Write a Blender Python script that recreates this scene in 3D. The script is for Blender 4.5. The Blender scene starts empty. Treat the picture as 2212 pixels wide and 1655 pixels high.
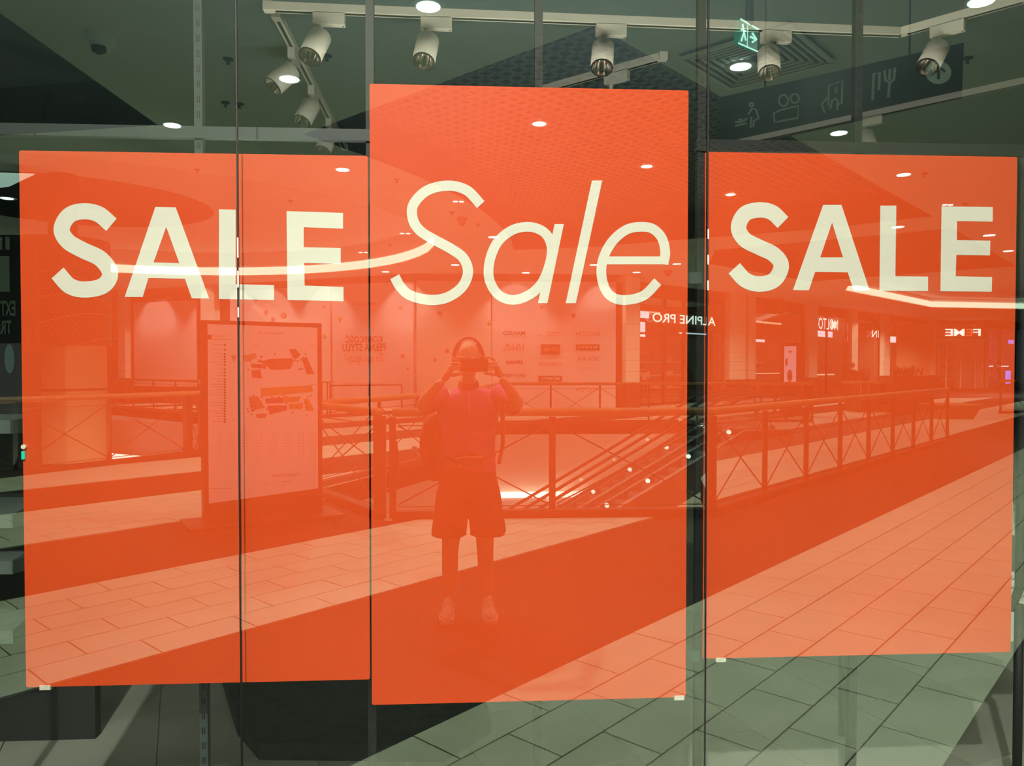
import bpy, math, random
from mathutils import Vector, Matrix
from mathutils.geometry import tessellate_polygon
random.seed(7)
SC = bpy.context.scene
COL = SC.collection
R = math.radians
# ------------------------------------------------------------------ camera, world, exposure
CX, CD, CH = 0.0, 2.37, 1.6            # camera stands 2.37 m in front of the shop window, 1.6 m up
FPX, YAW, PITCH = 1660.0, 3.3, 1.2
IW, IH = 2212, 1655
cam = bpy.data.cameras.new('camera'); co = bpy.data.objects.new('camera', cam); COL.objects.link(co)
cam.sensor_width = 36; cam.lens = 36 * FPX / IW; cam.clip_start = 0.004; cam.clip_end = 300
co.location = (CX, -CD, CH); co.rotation_euler = (R(90 - PITCH), 0, R(-YAW))
SC.camera = co
w = bpy.data.worlds.new('world'); SC.world = w; w.use_nodes = True
w.node_tree.nodes['Background'].inputs[0].default_value = (0.85, 1.0, 0.88, 1)
w.node_tree.nodes['Background'].inputs[1].default_value = 0.26
SC.view_settings.view_transform = 'Standard'; SC.view_settings.look = 'None'
SC.view_settings.gamma = 1; SC.view_settings.exposure = 0.0; SC.view_settings.use_curve_mapping = False
SC.cycles.max_bounces = 6; SC.cycles.diffuse_bounces = 2; SC.cycles.glossy_bounces = 4
SC.cycles.transparent_max_bounces = 12; SC.cycles.caustics_reflective = False; SC.cycles.caustics_refractive = False
SC.cycles.sample_clamp_indirect = 3.0

def add_light(kind, name, loc, power, color=(1, 1, 1), rot=(0, 0, 0), **kw):
    l = bpy.data.lights.new(name, kind); l.energy = power; l.color = color
    for k, v in kw.items(): setattr(l, k, v)
    o = bpy.data.objects.new(name, l); COL.objects.link(o); o.location = (loc[0], -loc[1], loc[2]); o.rotation_euler = rot
    return o
WARM = (1.0, 0.95, 0.76)
# strong lamp over the window, inferred from poster shadows; area lights are added fill (mall coordinates: y = distance out from the window)
def aim(o, src, dst):
    o.rotation_euler = Vector((dst[0] - src[0], -(dst[1] - src[1]), dst[2] - src[2])).to_track_quat('-Z', 'Y').to_euler()
KEY = (-0.70, 4.35, 4.9)
k_ = add_light('SPOT', 'window_key_light', KEY, 1480, (1.0, 0.96, 0.86), spot_size=R(76), spot_blend=1.0, shadow_soft_size=0.05); aim(k_, KEY, (0.3, 0, 0.3))
o_ = add_light('AREA', 'entrance_panel_light', (0.2, 0.9, 4.9), 70, (1, .95, .82), shape='RECTANGLE', size=1.6, size_y=0.4); aim(o_, (0.2, 0.9, 4.9), (0.1, 2.7, 0.8))  # added fill panel out of view, lights the person's front
for px_ in (-2.2, 2.6):
    o_ = add_light('AREA', 'window_wash_light', (px_, 3.9, 4.9), 38, (1.0, 0.96, 0.86), shape='RECTANGLE', size=1.2, size_y=0.4); aim(o_, (px_, 3.9, 4.9), (px_ * .7, 0, .9))  # added area fill out of view, brightens the posters
MALL_SPOTS = [(925, 13, 5.02, 260), (372, 270, 5.02, 430), (1600, 143, 4.96, 400), (2120, 2, 5.02, 260), (625, 170, 5.02, 300), (1812, 287, 5.02, 430), (1952, 377, 5.02, 460), (1165, 267, 5.68, 380), (1397, 359, 5.68, 420), (740, 366, 5.02, 480), (990, 435, 5.02, 520)]
MALL_SPOTS2 = [(3.0, 21.6, 5.0, 800), (-3.5, 22.0, 5.0, 800), (9.0, 23.5, 5.0, 1200), (15.0, 17.0, 5.0, 900), (14.0, 28.0, 5.0, 1500), (22.0, 33.0, 5.0, 1900), (-10.0, 27.5, 5.0, 800), (26.0, 43.0, 5.0, 2600), (34.0, 45.0, 5.0, 2600)]  # extra far spots added to brighten distant shops; no fittings modelled there
for (a, b) in ((8.5, 11.5), (-3.4, 10.0), (0.5, 3.6), (8.5, 17.0), (-8.0, 8.0)):
    add_light('POINT', 'lower_level_lamp', (a, b, -0.75), 700, WARM, shadow_soft_size=0.1)  # added fill, hidden under the slab to brighten the lower level

# ------------------------------------------------------------------ coordinate helpers
# The mall is laid out in "mirror" coordinates (x, y, z) with y = distance out from the window; mesh building flips y so it
# stands on the camera's side of the glass and is seen as a reflection. The shop behind the glass is built with flip off.
_y, _p = R(YAW), R(PITCH)
_F = Vector((math.sin(_y) * math.cos(_p), math.cos(_y) * math.cos(_p), -math.sin(_p)))
_R = Vector((math.cos(_y), -math.sin(_y), 0)); _U = _R.cross(_F)
EYE = Vector((CX, -CD, CH))
def ray(px, py): return _F + _R * ((px - IW / 2) / FPX) - _U * ((py - IH / 2) / FPX)
def onz(px, py, z=0.0):
    d = ray(px, py); return EYE + d * ((z - CH) / d.z)
def ony(px, py, y):
    d = ray(px, py); return EYE + d * ((y + CD) / d.y)

for (a, b, c, e) in MALL_SPOTS:
    p = onz(a, b, c); add_light('SPOT', 'downlight_lamp', (p.x, p.y, c), e, WARM, spot_size=R(150), spot_blend=0.6, shadow_soft_size=0.03)
for (a, b, c, e) in MALL_SPOTS2:
    add_light('SPOT', 'downlight_lamp', (a, b, c), e, WARM, spot_size=R(150), spot_blend=0.6, shadow_soft_size=0.03)

# ------------------------------------------------------------------ materials
MATS = {}
def mat(name, col, rough=0.6, metal=0.0, noise=0.0, nscale=8.0, bump=0.0, emit=None, estr=0.0, spec=0.4):
    if name in MATS: return MATS[name]
    m = bpy.data.materials.new(name); m.use_nodes = True
    nt = m.node_tree; b = nt.nodes['Principled BSDF']
    b.inputs['Base Color'].default_value = (*col, 1); b.inputs['Roughness'].default_value = rough
    b.inputs['Metallic'].default_value = metal; b.inputs['Specular IOR Level'].default_value = spec
    if noise or bump:
        tc = nt.nodes.new('ShaderNodeTexCoord'); n = nt.nodes.new('ShaderNodeTexNoise')
        n.inputs['Scale'].default_value = nscale; n.inputs['Detail'].default_value = 4
        nt.links.new(tc.outputs['Object'], n.inputs['Vector'])
        if noise:
            mp = nt.nodes.new('ShaderNodeMapRange'); mp.inputs['From Min'].default_value = 0.3; mp.inputs['From Max'].default_value = 0.7
            mp.inputs['To Min'].default_value = 1 - noise; mp.inputs['To Max'].default_value = 1 + noise
            nt.links.new(n.outputs[0], mp.inputs['Value'])
            hv = nt.nodes.new('ShaderNodeHueSaturation'); hv.inputs['Color'].default_value = (*col, 1)
            nt.links.new(mp.outputs[0], hv.inputs['Value']); nt.links.new(hv.outputs[0], b.inputs['Base Color'])
        if bump:
            bp = nt.nodes.new('ShaderNodeBump'); bp.inputs['Strength'].default_value = bump; bp.inputs['Distance'].default_value = 0.01
            nt.links.new(n.outputs[0], bp.inputs['Height']); nt.links.new(bp.outputs[0], b.inputs['Normal'])
    if emit:
        b.inputs['Emission Color'].default_value = (*emit, 1); b.inputs['Emission Strength'].default_value = estr
    MATS[name] = m
    return m
def glass_pane_mat():
    m = bpy.data.materials.new('reflective shop glass'); m.use_nodes = True; nt = m.node_tree; nt.nodes.clear()
    out = nt.nodes.new('ShaderNodeOutputMaterial'); mx = nt.nodes.new('ShaderNodeMixShader')
    t = nt.nodes.new('ShaderNodeBsdfTransparent'); t.inputs[0].default_value = (0.97, 0.99, 0.97, 1)
    g = nt.nodes.new('ShaderNodeBsdfGlossy'); g.inputs['Roughness'].default_value = 0.0; g.inputs['Color'].default_value = (0.66, 0.98, 0.84, 1)
    lw = nt.nodes.new('ShaderNodeLayerWeight'); lw.inputs[0].default_value = 0.5
    pw = nt.nodes.new('ShaderNodeMath'); pw.operation = 'POWER'; pw.inputs[1].default_value = 5
    ml = nt.nodes.new('ShaderNodeMath'); ml.operation = 'MULTIPLY_ADD'; ml.inputs[1].default_value = 1 - GLASS_R; ml.inputs[2].default_value = GLASS_R
    nt.links.new(lw.outputs['Facing'], pw.inputs[0]); nt.links.new(pw.outputs[0], ml.inputs[0]); nt.links.new(ml.outputs[0], mx.inputs[0])
    nt.links.new(t.outputs[0], mx.inputs[1]); nt.links.new(g.outputs[0], mx.inputs[2]); nt.links.new(mx.outputs[0], out.inputs[0])
    return m
GLASS_R = 0.225
def clear_mat(name, alpha=0.12, col=(0.8, 0.9, 0.88)):
    if name in MATS: return MATS[name]
    m = bpy.data.materials.new(name); m.use_nodes = True; nt = m.node_tree; nt.nodes.clear()
    out = nt.nodes.new('ShaderNodeOutputMaterial'); mx = nt.nodes.new('ShaderNodeMixShader'); mx.inputs[0].default_value = alpha
    t = nt.nodes.new('ShaderNodeBsdfTransparent'); g = nt.nodes.new('ShaderNodeBsdfGlossy'); g.inputs['Roughness'].default_value = 0.02
    g.inputs['Color'].default_value = (*col, 1)
    nt.links.new(t.outputs[0], mx.inputs[1]); nt.links.new(g.outputs[0], mx.inputs[2]); nt.links.new(mx.outputs[0], out.inputs[0])
    MATS[name] = m
    return m
ORANGE = mat('poster orange', (0.80, 0.080, 0.010), 0.5, noise=0.03, nscale=3, spec=0.3)
PWHITE = mat('poster white print', (0.86, 0.86, 0.74), 0.5, spec=0.3)
PLASTER = mat('white plaster', (0.78, 0.80, 0.73), 0.9, noise=0.03, nscale=1.5)
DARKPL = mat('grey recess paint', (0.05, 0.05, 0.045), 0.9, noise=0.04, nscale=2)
FASC = mat('shaded fascia paint', (0.12, 0.11, 0.10), 0.9)  # one dark tone for the recess fascias and small domes
BLACK = mat('black paint', (0.012, 0.013, 0.014), 0.6)
TILE = mat('beige stone tile', (0.66, 0.62, 0.50), 0.42, noise=0.09, nscale=2.2, bump=0.03)
DARKF = mat('dark brown granite', (0.014, 0.010, 0.009), 0.6, noise=0.25, nscale=30, spec=0.08)
SLAB = mat('slab edge brown', (0.05, 0.035, 0.03), 0.6)
WOOD = mat('copper brown handrail', (0.42, 0.20, 0.09), 0.35, noise=0.1, nscale=12)
STEEL = mat('dark bronze steel', (0.045, 0.03, 0.026), 0.45, 0.3)
CHROME = mat('brushed steel', (0.65, 0.66, 0.66), 0.25, 0.9)
HOARD = mat('pink hoarding board', (0.80, 0.58, 0.55), 0.6, noise=0.03, nscale=0.8)
HOARD2 = mat('peach hoarding board', (0.80, 0.60, 0.50), 0.6, noise=0.03, nscale=0.8)
BROWN = mat('dark brown header', (0.075, 0.035, 0.022), 0.6)
CREAM = mat('cream stone pilaster', (0.85, 0.80, 0.66), 0.6, noise=0.04, nscale=3)
INK = mat('dark print', (0.06, 0.02, 0.02), 0.6)
INKR = mat('red brown print', (0.45, 0.14, 0.10), 0.6)
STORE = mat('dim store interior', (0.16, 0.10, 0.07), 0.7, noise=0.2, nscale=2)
LOWWALL = mat('pale lower wall', (0.78, 0.66, 0.55), 0.8, noise=0.03, nscale=0.5)
LAMP = mat('lamp lens', (1, 1, 1), 0.5, emit=(1.0, 0.98, 0.95), estr=9)
COVE = mat('cove light strip', (1, 1, 1), 0.5, emit=(1.0, 0.93, 0.78), estr=3.2)
LIT = mat('lit white sign', (1, 1, 1), 0.5, emit=(1.0, 0.97, 0.95), estr=3.5)
LITB = mat('lit violet white sign', (1, 1, 1), 0.5, emit=(0.80, 0.78, 1.0), estr=3.2)
LITR = mat('lit red letter', (1, .2, .1), 0.5, emit=(1.0, 0.12, 0.05), estr=2.2)
SKIN = mat('skin', (0.60, 0.36, 0.24), 0.5, noise=0.05, nscale=20)
WHITEM = mat('white painted metal', (0.80, 0.80, 0.70), 0.4)
SHOPC = mat('shop ceiling grey', (0.055, 0.095, 0.105), 0.9, noise=0.03, nscale=1.5)
SHOPF = mat('shop floor tile', (0.34, 0.38, 0.31), 0.5, noise=0.08, nscale=2)
SHOPW = mat('dark shop wall', (0.020, 0.024, 0.024), 0.8, noise=0.15, nscale=1.5)
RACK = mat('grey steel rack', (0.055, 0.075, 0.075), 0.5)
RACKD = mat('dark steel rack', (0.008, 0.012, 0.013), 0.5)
GLASSM = glass_pane_mat()
GEDGE = clear_mat('plain glass', 0.0)
SILIC = mat('black silicone', (0.006, 0.006, 0.006), 0.5)

# ------------------------------------------------------------------ mesh builder
WPOS = {}
class MB:
    def __init__(s, flip=True): s.v = []; s.f = []; s.flip = flip; s.mi = []
    def add(s, vs, fs, mi=0):
        n = len(s.v); s.v += [Vector(p) for p in vs]
        for f in fs: s.f.append([i + n for i in f]); s.mi.append(mi)
        return s
    def box(s, a, b):
        (x0, y0, z0), (x1, y1, z1) = a, b
        return s.add([(x0, y0, z0), (x1, y0, z0), (x1, y1, z0), (x0, y1, z0), (x0, y0, z1), (x1, y0, z1), (x1, y1, z1), (x0, y1, z1)],
                     [(0, 3, 2, 1), (4, 5, 6, 7), (0, 1, 5, 4), (1, 2, 6, 5), (2, 3, 7, 6), (3, 0, 4, 7)])
    def obox(s, c, u, v, w_, du, dv, dw):          # oriented box: centre, three unit axes, full sizes
        c = Vector(c); u = Vector(u).normalized() * du / 2; v = Vector(v).normalized() * dv / 2; w_ = Vector(w_).normalized() * dw / 2
        P = [c + u * i + v * j + w_ * k for k in (-1, 1) for (i, j) in ((-1, -1), (1, -1), (1, 1), (-1, 1))]
        return s.add(P, [(0, 3, 2, 1), (4, 5, 6, 7), (0, 1, 5, 4), (1, 2, 6, 5), (2, 3, 7, 6), (3, 0, 4, 7)])
    def bar(s, p, q, wd, ht):
        p, q = Vector(p), Vector(q); d = (q - p); L = d.length; d.normalize()
        side = d.cross(Vector((0, 0, 1)))
        if side.length < 1e-3: side = Vector((1, 0, 0))
        side.normalize(); up = side.cross(d)
        return s.obox((p + q) / 2, d, side, up, L, wd, ht)
    def tube(s, pts, r, n=10, cap=True):
        pts = [Vector(p) for p in pts]; rr = r if isinstance(r, (list, tuple)) else [r] * len(pts); rings = []
        ref = None
        for i, p in enumerate(pts):
            d = (pts[min(i + 1, len(pts) - 1)] - pts[max(i - 1, 0)]).normalized()
            if ref is None: ref = d.cross(Vector((0, 0, 1))) if abs(d.z) < 0.95 else Vector((1, 0, 0))
            a = (ref - d * ref.dot(d)).normalized(); ref = a; b = d.cross(a)
            rings.append([p + (a * math.cos(t) + b * math.sin(t)) * rr[i] for t in [2 * math.pi * k / n for k in range(n)]])
        vs = [v for r_ in rings for v in r_]; fs = []
        for i in range(len(pts) - 1):
            for k in range(n):
                fs.append((i * n + k, i * n + (k + 1) % n, (i + 1) * n + (k + 1) % n, (i + 1) * n + k))
        if cap: fs.append(tuple(range(n - 1, -1, -1))); fs.append(tuple(range((len(pts) - 1) * n, len(pts) * n)))
        return s.add(vs, fs)
    def lathe(s, c, prof, n=24, axis=None):       # prof: (r, h) along axis
        c = Vector(c); ax = Vector(axis or (0, 0, 1)).normalized(); a = ax.orthogonal().normalized(); b = ax.cross(a); vs = []; fs = []
        for (r, h) in prof:
            for k in range(n):
                t = 2 * math.pi * k / n; vs.append(c + ax * h + (a * math.cos(t) + b * math.sin(t)) * r)
        for i in range(len(prof) - 1):
            for k in range(n): fs.append((i * n + k, i * n + (k + 1) % n, (i + 1) * n + (k + 1) % n, (i + 1) * n + k))
        return s.add(vs, fs)
    def disc(s, c, r, axis=(0, 0, 1), n=20, t=0.01): return s.lathe(c, [(0, 0), (r, 0), (r, t), (0, t)], n, axis)
    def prism(s, poly, z0, z1):
        n = len(poly); vs = [(p[0], p[1], z0) for p in poly] + [(p[0], p[1], z1) for p in poly]
        fs = [tuple(range(n - 1, -1, -1)), tuple(range(n, 2 * n))] + [(i, (i + 1) % n, n + (i + 1) % n, n + i) for i in range(n)]
        return s.add(vs, fs)
    def strip(s, pts, z0, z1, closed=False):      # vertical ribbon following plan points
        n = len(pts); vs = [(p[0], p[1], z0) for p in pts] + [(p[0], p[1], z1) for p in pts]
        return s.add(vs, [(i, (i + 1) % n, n + (i + 1) % n, n + i) for i in range(n if closed else n - 1)])
    def sheet(s, loops, fn):                      # flat polygon with holes, 2-D loops mapped by fn
        L = [[Vector((p[0], p[1], 0)) for p in lp] for lp in loops]; flat = [p for lp in L for p in lp]
        return s.add([fn(p.x, p.y) for p in flat], [tuple(t) for t in tessellate_polygon(L)])
    def build(s, name, m, parent=None, smooth=False, **tags):
        vs = [Vector((v.x, -v.y, v.z)) if s.flip else v for v in s.v]
        fs = [tuple(reversed(f)) for f in s.f] if s.flip else s.f
        if parent is None:
            lo = [min(v[i] for v in vs) for i in range(3)]; hi = [max(v[i] for v in vs) for i in range(3)]
            org = Vector(((lo[0] + hi[0]) / 2, (lo[1] + hi[1]) / 2, lo[2]))
        else: org = WPOS[parent.name]
        me = bpy.data.meshes.new(name); me.from_pydata([v - org for v in vs], [], fs)
        for mm in (m if isinstance(m, (list, tuple)) else [m]): me.materials.append(mm)
        if any(s.mi): me.polygons.foreach_set('material_index', s.mi)
        if smooth: me.polygons.foreach_set('use_smooth', [True] * len(me.polygons))
        me.update()
        o = bpy.data.objects.new(name, me); COL.objects.link(o)
        if parent is None: o.location = org
        else: o.parent = parent
        WPOS[o.name] = org
        for k, v in tags.items(): o[{'cat': 'category'}.get(k, k)] = v
        return o
def thing(name, loc, label, cat, group=None, flip=True):
    o = bpy.data.objects.new(name, None); COL.objects.link(o); o.empty_display_size = 0.1
    o.location = (loc[0], -loc[1] if flip else loc[1], loc[2]); WPOS[o.name] = o.location.copy()
    o['label'] = label; o['category'] = cat
    if group: o['group'] = group
    return o
def dup(root, loc, label=None, flip=True, rotz=None):
    r = root.copy(); COL.objects.link(r); r.location = (loc[0], -loc[1] if flip else loc[1], loc[2])
    if rotz is not None: r.rotation_euler = (0, 0, rotz)
    if label: r['label'] = label
    for ch in list(root.children):
        c = ch.copy(); COL.objects.link(c); c.parent = r
        for g in list(ch.children):
            d = g.copy(); COL.objects.link(d); d.parent = c
    return r
def cat_rom(pts, n=8, closed=False):
    P = [Vector((*p, 0)[:3]) if len(p) == 2 else Vector(p) for p in pts]; out = []; N = len(P)
    for i in range(N if closed else N - 1):
        p1, p2 = P[i], P[(i + 1) % N]
        p0 = P[(i - 1) % N] if closed or i > 0 else p1 * 2 - p2
        p3 = P[(i + 2) % N] if closed or i + 2 < N else p2 * 2 - p1
        for k in range(n):
            t = k / n
            out.append(0.5 * ((2 * p1) + (p2 - p0) * t + (2 * p0 - 5 * p1 + 4 * p2 - p3) * t * t + (3 * p1 - p0 - 3 * p2 + p3) * t ** 3))
    if not closed: out.append(P[-1])
    return out
def ribbon(pts, wd, closed=False):                # 2-D stroke -> list of quads (as vertex list, face list)
    P = [Vector((p[0], p[1])) for p in pts]; N = len(P); L = []; Rr = []
    for i in range(N):
        a = P[(i - 1) % N] if closed or i > 0 else P[i]; b = P[(i + 1) % N] if closed or i < N - 1 else P[i]
        d = (b - a).normalized(); nrm = Vector((-d.y, d.x)); w2 = (wd(i / (N - 1)) if callable(wd) else wd) / 2
        L.append(P[i] + nrm * w2); Rr.append(P[i] - nrm * w2)
    vs = L + Rr; fs = [(i, (i + 1) % N, N + (i + 1) % N, N + i) for i in range(N if closed else N - 1)]
    return vs, fs
def text_mesh(s, size=1.0, bold=0.0, shear=0.0, spacing=1.0, align='CENTER', depth=0.0):
    c = bpy.data.curves.new('t', 'FONT'); c.body = s; c.size = size; c.offset = bold; c.shear = shear; c.space_character = spacing
    c.align_x = align; c.align_y = 'CENTER'; c.resolution_u = 3; c.extrude = depth
    o = bpy.data.objects.new('t', c); COL.objects.link(o)
    me = bpy.data.meshes.new_from_object(o.evaluated_get(bpy.context.evaluated_depsgraph_get()))
    vs = [v.co.copy() for v in me.vertices]; fs = [tuple(p.vertices) for p in me.polygons]
    bpy.data.objects.remove(o); bpy.data.curves.remove(c); bpy.data.meshes.remove(me)
    return vs, fs
def text_on(name, s, c, u, m, parent, height, width=None, off=0.0, depth=0.012, **kw):
    """lettering on a mall wall: c centre, u = direction (plan) in which the word reads for someone facing the wall"""
    vs, fs = text_mesh(s, 1.0, depth=0.0, **kw)
    if not vs: return
    x0, x1 = min(v.x for v in vs), max(v.x for v in vs); y0, y1 = min(v.y for v in vs), max(v.y for v in vs)
    sy = height / max(y1 - y0, 1e-6); sx = (width / (x1 - x0)) if width else sy
    u = Vector((u[0], u[1], 0)).normalized(); c = Vector(c); nrm = Vector((u.y, -u.x, 0)) 
    if nrm.dot(EYE - Vector((c.x, c.y, 0))) < 0: nrm = -nrm
    mb = MB(); n = len(vs)
    base = [c + u * ((v.x - (x0 + x1) / 2) * sx) + Vector((0, 0, (v.y - (y0 + y1) / 2) * sy)) + nrm * (off + depth) for v in vs]
    mb.add(base, fs)
    return mb.build(name, m, parent)

# ================================================================== SHOP WINDOW (structure)
ZT, ZB = 3.32, 0.0
seams = [-2.6, -0.693, 0.749, 3.4]
for i in range(3):
    x0, x1 = seams[i] + 0.003, seams[i + 1] - 0.003
    mb = MB(False)
    mb.add([(x0, 0, ZB), (x1, 0, ZB), (x1, 0, ZT), (x0, 0, ZT), (x0, 0.012, ZB), (x1, 0.012, ZB), (x1, 0.012, ZT), (x0, 0.012, ZT)], [(0, 1, 2, 3)], 0)
    n = len(mb.v)
    for f in [(4, 7, 6, 5), (0, 4, 5, 1), (1, 5, 6, 2), (2, 6, 7, 3), (3, 7, 4, 0)]: mb.f.append(list(f)); mb.mi.append(1)
    mb.build('window_%d' % (i + 1), [GLASSM, GEDGE], kind='structure',
             label=['left glass pane of the shop window, in front of the left sale poster', 'middle glass pane of the shop window between the two seams', 'right glass pane of the shop window'][i])
for i, x in enumerate(seams[1:3]):
    mb = MB(False); mb.box((x - 0.0022, 0.001, ZB), (x + 0.0022, 0.012, ZT)); mb.build('trim_%d' % (i + 1), SILIC, kind='structure')
    # small clear setting blocks in the joint
    for (z0, z1) in ((1.93, 1.99), (1.84, 1.89), (1.75, 1.78)) if i == 0 else ((2.0, 2.03), (1.92, 1.95), (1.84, 1.87)):
        m2 = MB(False); m2.box((x - 0.0005, -0.002, z0), (x + 0.0035, 0.0005, z1)); m2.build('trim_%d_clip' % (i + 1), PWHITE, kind='structure')
mb = MB(False); mb.box((-2.7, -0.02, ZT), (3.5, 0.06, ZT + 0.25)); mb.build('trim_window_head', RACKD, kind='structure')
mb = MB(False); mb.box((-2.7, -0.01, -0.02), (3.5, 0.03, 0.03)); mb.build('trim_window_sill', RACKD, kind='structure')

# ================================================================== POSTERS
def poster(name, x0, x1, z0, z1, y, label, corner=0.006):
    root = thing(name, ((x0 + x1) / 2, y, z0), label, 'poster', flip=False)
    mb = MB(False); c = corner; pts = []
    for (cx, cz, a0) in ((x1 - c, z0 + c, -90), (x1 - c, z1 - c, 0), (x0 + c, z1 - c, 90), (x0 + c, z0 + c, 180)):
        for k in range(5):
            a = R(a0 + k * 22.5); pts.append((cx + c * math.cos(a), cz + c * math.sin(a)))
    n = len(pts)
    mb.add([(p[0], y, p[1]) for p in pts] + [(p[0], y + 0.006, p[1]) for p in pts],
           [tuple(range(n))] + [tuple(range(2 * n - 1, n - 1, -1))] + [(i, n + i, n + (i + 1) % n, (i + 1) % n) for i in range(n)])
    mb.build('board', ORANGE, root)
    return root
PY1, PY2 = 0.055, 0.045
pl = poster('sale_poster', ony(41, 325, PY1).x, ony(797, 900, PY1).x, ony(56, 1485, PY1).z, ony(41, 325, PY1).z, PY1,
            'orange poster with bold white SALE crossed by a glass seam, left of the tallest poster')
pm = poster('sale_poster', ony(801, 900, PY2).x, ony(1484, 900, PY2).x, ony(808, 1523, PY2).z, ony(795, 181, PY2).z, PY2,
            'tallest orange poster, centre of the window, with slim slanted Sale lettering')
pr = poster('sale_poster', ony(1521, 900, PY1).x, ony(2190, 900, PY1).x, ony(1523, 1423, PY1).z, ony(1519, 328, PY1).z, PY1,
            'orange poster with bold white SALE at the right end of the window')
def letter(root, y, loops=None, strokes=(), nm='letter'):
    mb = MB(False)
    fn = lambda a, b: ony(a, b, y)
    if loops:
        mb.sheet(loops, fn)
    for (pts, wd, closed) in strokes:
        vs, fs = ribbon(pts, wd, closed); mb.add([ony(v.x, v.y, y - .0004) for v in vs], fs)
    o = mb.build(nm, PWHITE, root); return o
def tr(pts, ox, oy, s): return [(ox + x * s, oy + y * s) for (x, y) in pts]
def S2(pts, n=10, closed=False): return [(p.x, p.y) for p in cat_rom(pts, n, closed)]
# left SALE
k4 = (0, 400, .3626)
Sl = tr([(664, 236), (585, 172), (492, 156), (410, 182), (367, 262), (405, 335), (495, 388), (600, 440), (656, 525), (615, 598), (508, 622), (415, 600), (343, 523)], *k4)
letter(pl, PY1 - .0006, strokes=[(S2(Sl), 35, False)])
letter(pl, PY1 - .0006, [tr([(743, 666), (925, 130), (1047, 132), (1246, 676), (1142, 674), (1102, 558), (884, 553), (850, 667)], *k4), tr([(990, 248), (1068, 465), (915, 460)], *k4)])
letter(pl, PY1 - .0006, [[(473, 452), (509, 453), (509, 614), (592, 616), (592, 648), (473, 646)]])
letter(pl, PY1 - .0006, [[(619, 456), (741, 460), (741, 494), (656, 491), (656, 534), (736, 536), (736, 570), (657, 568), (658, 617), (742, 620), (742, 651), (621, 648)]])
# right SALE
k7 = (1520, 320, .3128)
Sr = tr([(548, 514), (475, 446), (385, 427), (285, 455), (241, 548), (285, 632), (385, 685), (485, 735), (536, 812), (490, 908), (390, 939), (290, 912), (211, 830)], *k7)
letter(pr, PY1 - .0006, strokes=[(S2(Sr), 33.5, False)])
letter(pr, PY1 - .0006, [tr([(617, 980), (825, 392), (952, 392), (1146, 983), (1036, 983), (995, 858), (770, 855), (727, 982)], *k7), tr([(887, 515), (963, 755), (805, 755)], *k7)])
letter(pr, PY1 - .0006, [tr([(1220, 397), (1331, 397), (1324, 885), (1550, 888), (1550, 987), (1214, 985)], *k7)])
letter(pr, PY1 - .0006, [tr([(1643, 403), (1997, 407), (1996, 508), (1750, 504), (1748, 635), (1980, 640), (1978, 741), (1745, 738), (1741, 885), (1992, 891), (1990, 992), (1635, 988)], *k7)])
# centre Sale
letter(pm, PY2 - .0006, strokes=[(S2([(1038.6, 442), (1008, 411), (967, 401), (922, 412), (893, 442), (892, 474), (908, 499), (940, 519), (975, 538), (1001, 558), (1011, 588), (998, 620), (967, 642), (930, 648), (888, 639), (866, 621), (852.5, 598)]), 22, False)])
letter(pm, PY2 - .0006, [[(1198, 484), (1218, 484), (1182.5, 655), (1162, 655)]],
       [(S2([(1138, 490), (1166, 496), (1184, 512), (1192, 540), (1186, 575), (1170, 612), (1143, 637), (1108, 648), (1076, 636), (1057, 603), (1058, 563), (1075, 523), (1105, 498)], 10, True), 21, True)])
letter(pm, PY2 - .0006, [[(1278.6, 390), (1301, 390), (1244, 655), (1222, 655)]])
letter(pm, PY2 - .0006, [[(1306, 554), (1430, 554), (1445, 571), (1300, 571)]],
       [(S2([(1433, 571), (1437, 545), (1430, 515), (1411, 495), (1385, 490), (1354, 496), (1325, 519), (1305, 553), (1299, 590), (1308, 626), (1327, 644), (1355, 648), (1391, 638), (1421, 608.6)]), 21, False)])
def clip_piece(px, py, y, root):
    c = ony(px, py, y); mb = MB(False); mb.box((c.x - .016, y - .003, c.z - .006), (c.x + .016, y + .009, c.z + .008)); mb.build('clip', WHITEM, root)
clip_piece(98, 1486, PY1, pl); clip_piece(1467, 1508, PY2, pm); clip_piece(1557, 1426, PY1, pr)

# ================================================================== SHOP INTERIOR (behind the glass)
mb = MB(False); mb.box((-7, 0.06, 3.158), (8, 7.5, 3.24)); mb.build('ceiling_shop', SHOPC, kind='structure')
mb = MB(False); mb.box((-7, 7.4, 0), (8, 7.5, 3.158)); mb.build('wall_shop_back', SHOPW, kind='structure')
mb = MB(False); mb.box((-7, 0.06, 0), (-6.9, 7.4, 3.158)); mb.build('wall_shop_left', SHOPW, kind='structure')
mb = MB(False); mb.box((7.9, 0.06, 0), (8, 7.4, 3.158)); mb.build('wall_shop_right', SHOPW, kind='structure')
sf = MB(False); sf.box((-7, 0.03, -0.06), (8, 7.5, -0.012)); sf = sf.build('floor_shop', SHOPF, kind='structure')
tm = None
ca, sa = math.cos(R(20)), math.sin(R(20))
for i in range(-8, 9):
    for j in range(-2, 9):
        cx_, cy_ = 0.3 + (i * ca - j * sa) * 0.602, 0.9 + (i * sa + j * ca) * 0.602
        if cy_ < 0.45 or cy_ > 4.2 or abs(cx_) > 3.4: continue
        if tm is None:
            m_ = MB(False); m_.obox((cx_, cy_, -0.006), (ca, sa, 0), (-sa, ca, 0), (0, 0, 1), 0.597, 0.597, 0.012); t0 = m_.build('tile', SHOPF, sf); tm = t0; t0c = (cx_, cy_)
        else:
            t = tm.copy(); COL.objects.link(t); t.parent = sf; t.location = (cx_ - t0c[0], cy_ - t0c[1], random.uniform(-.0006, 0))
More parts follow.
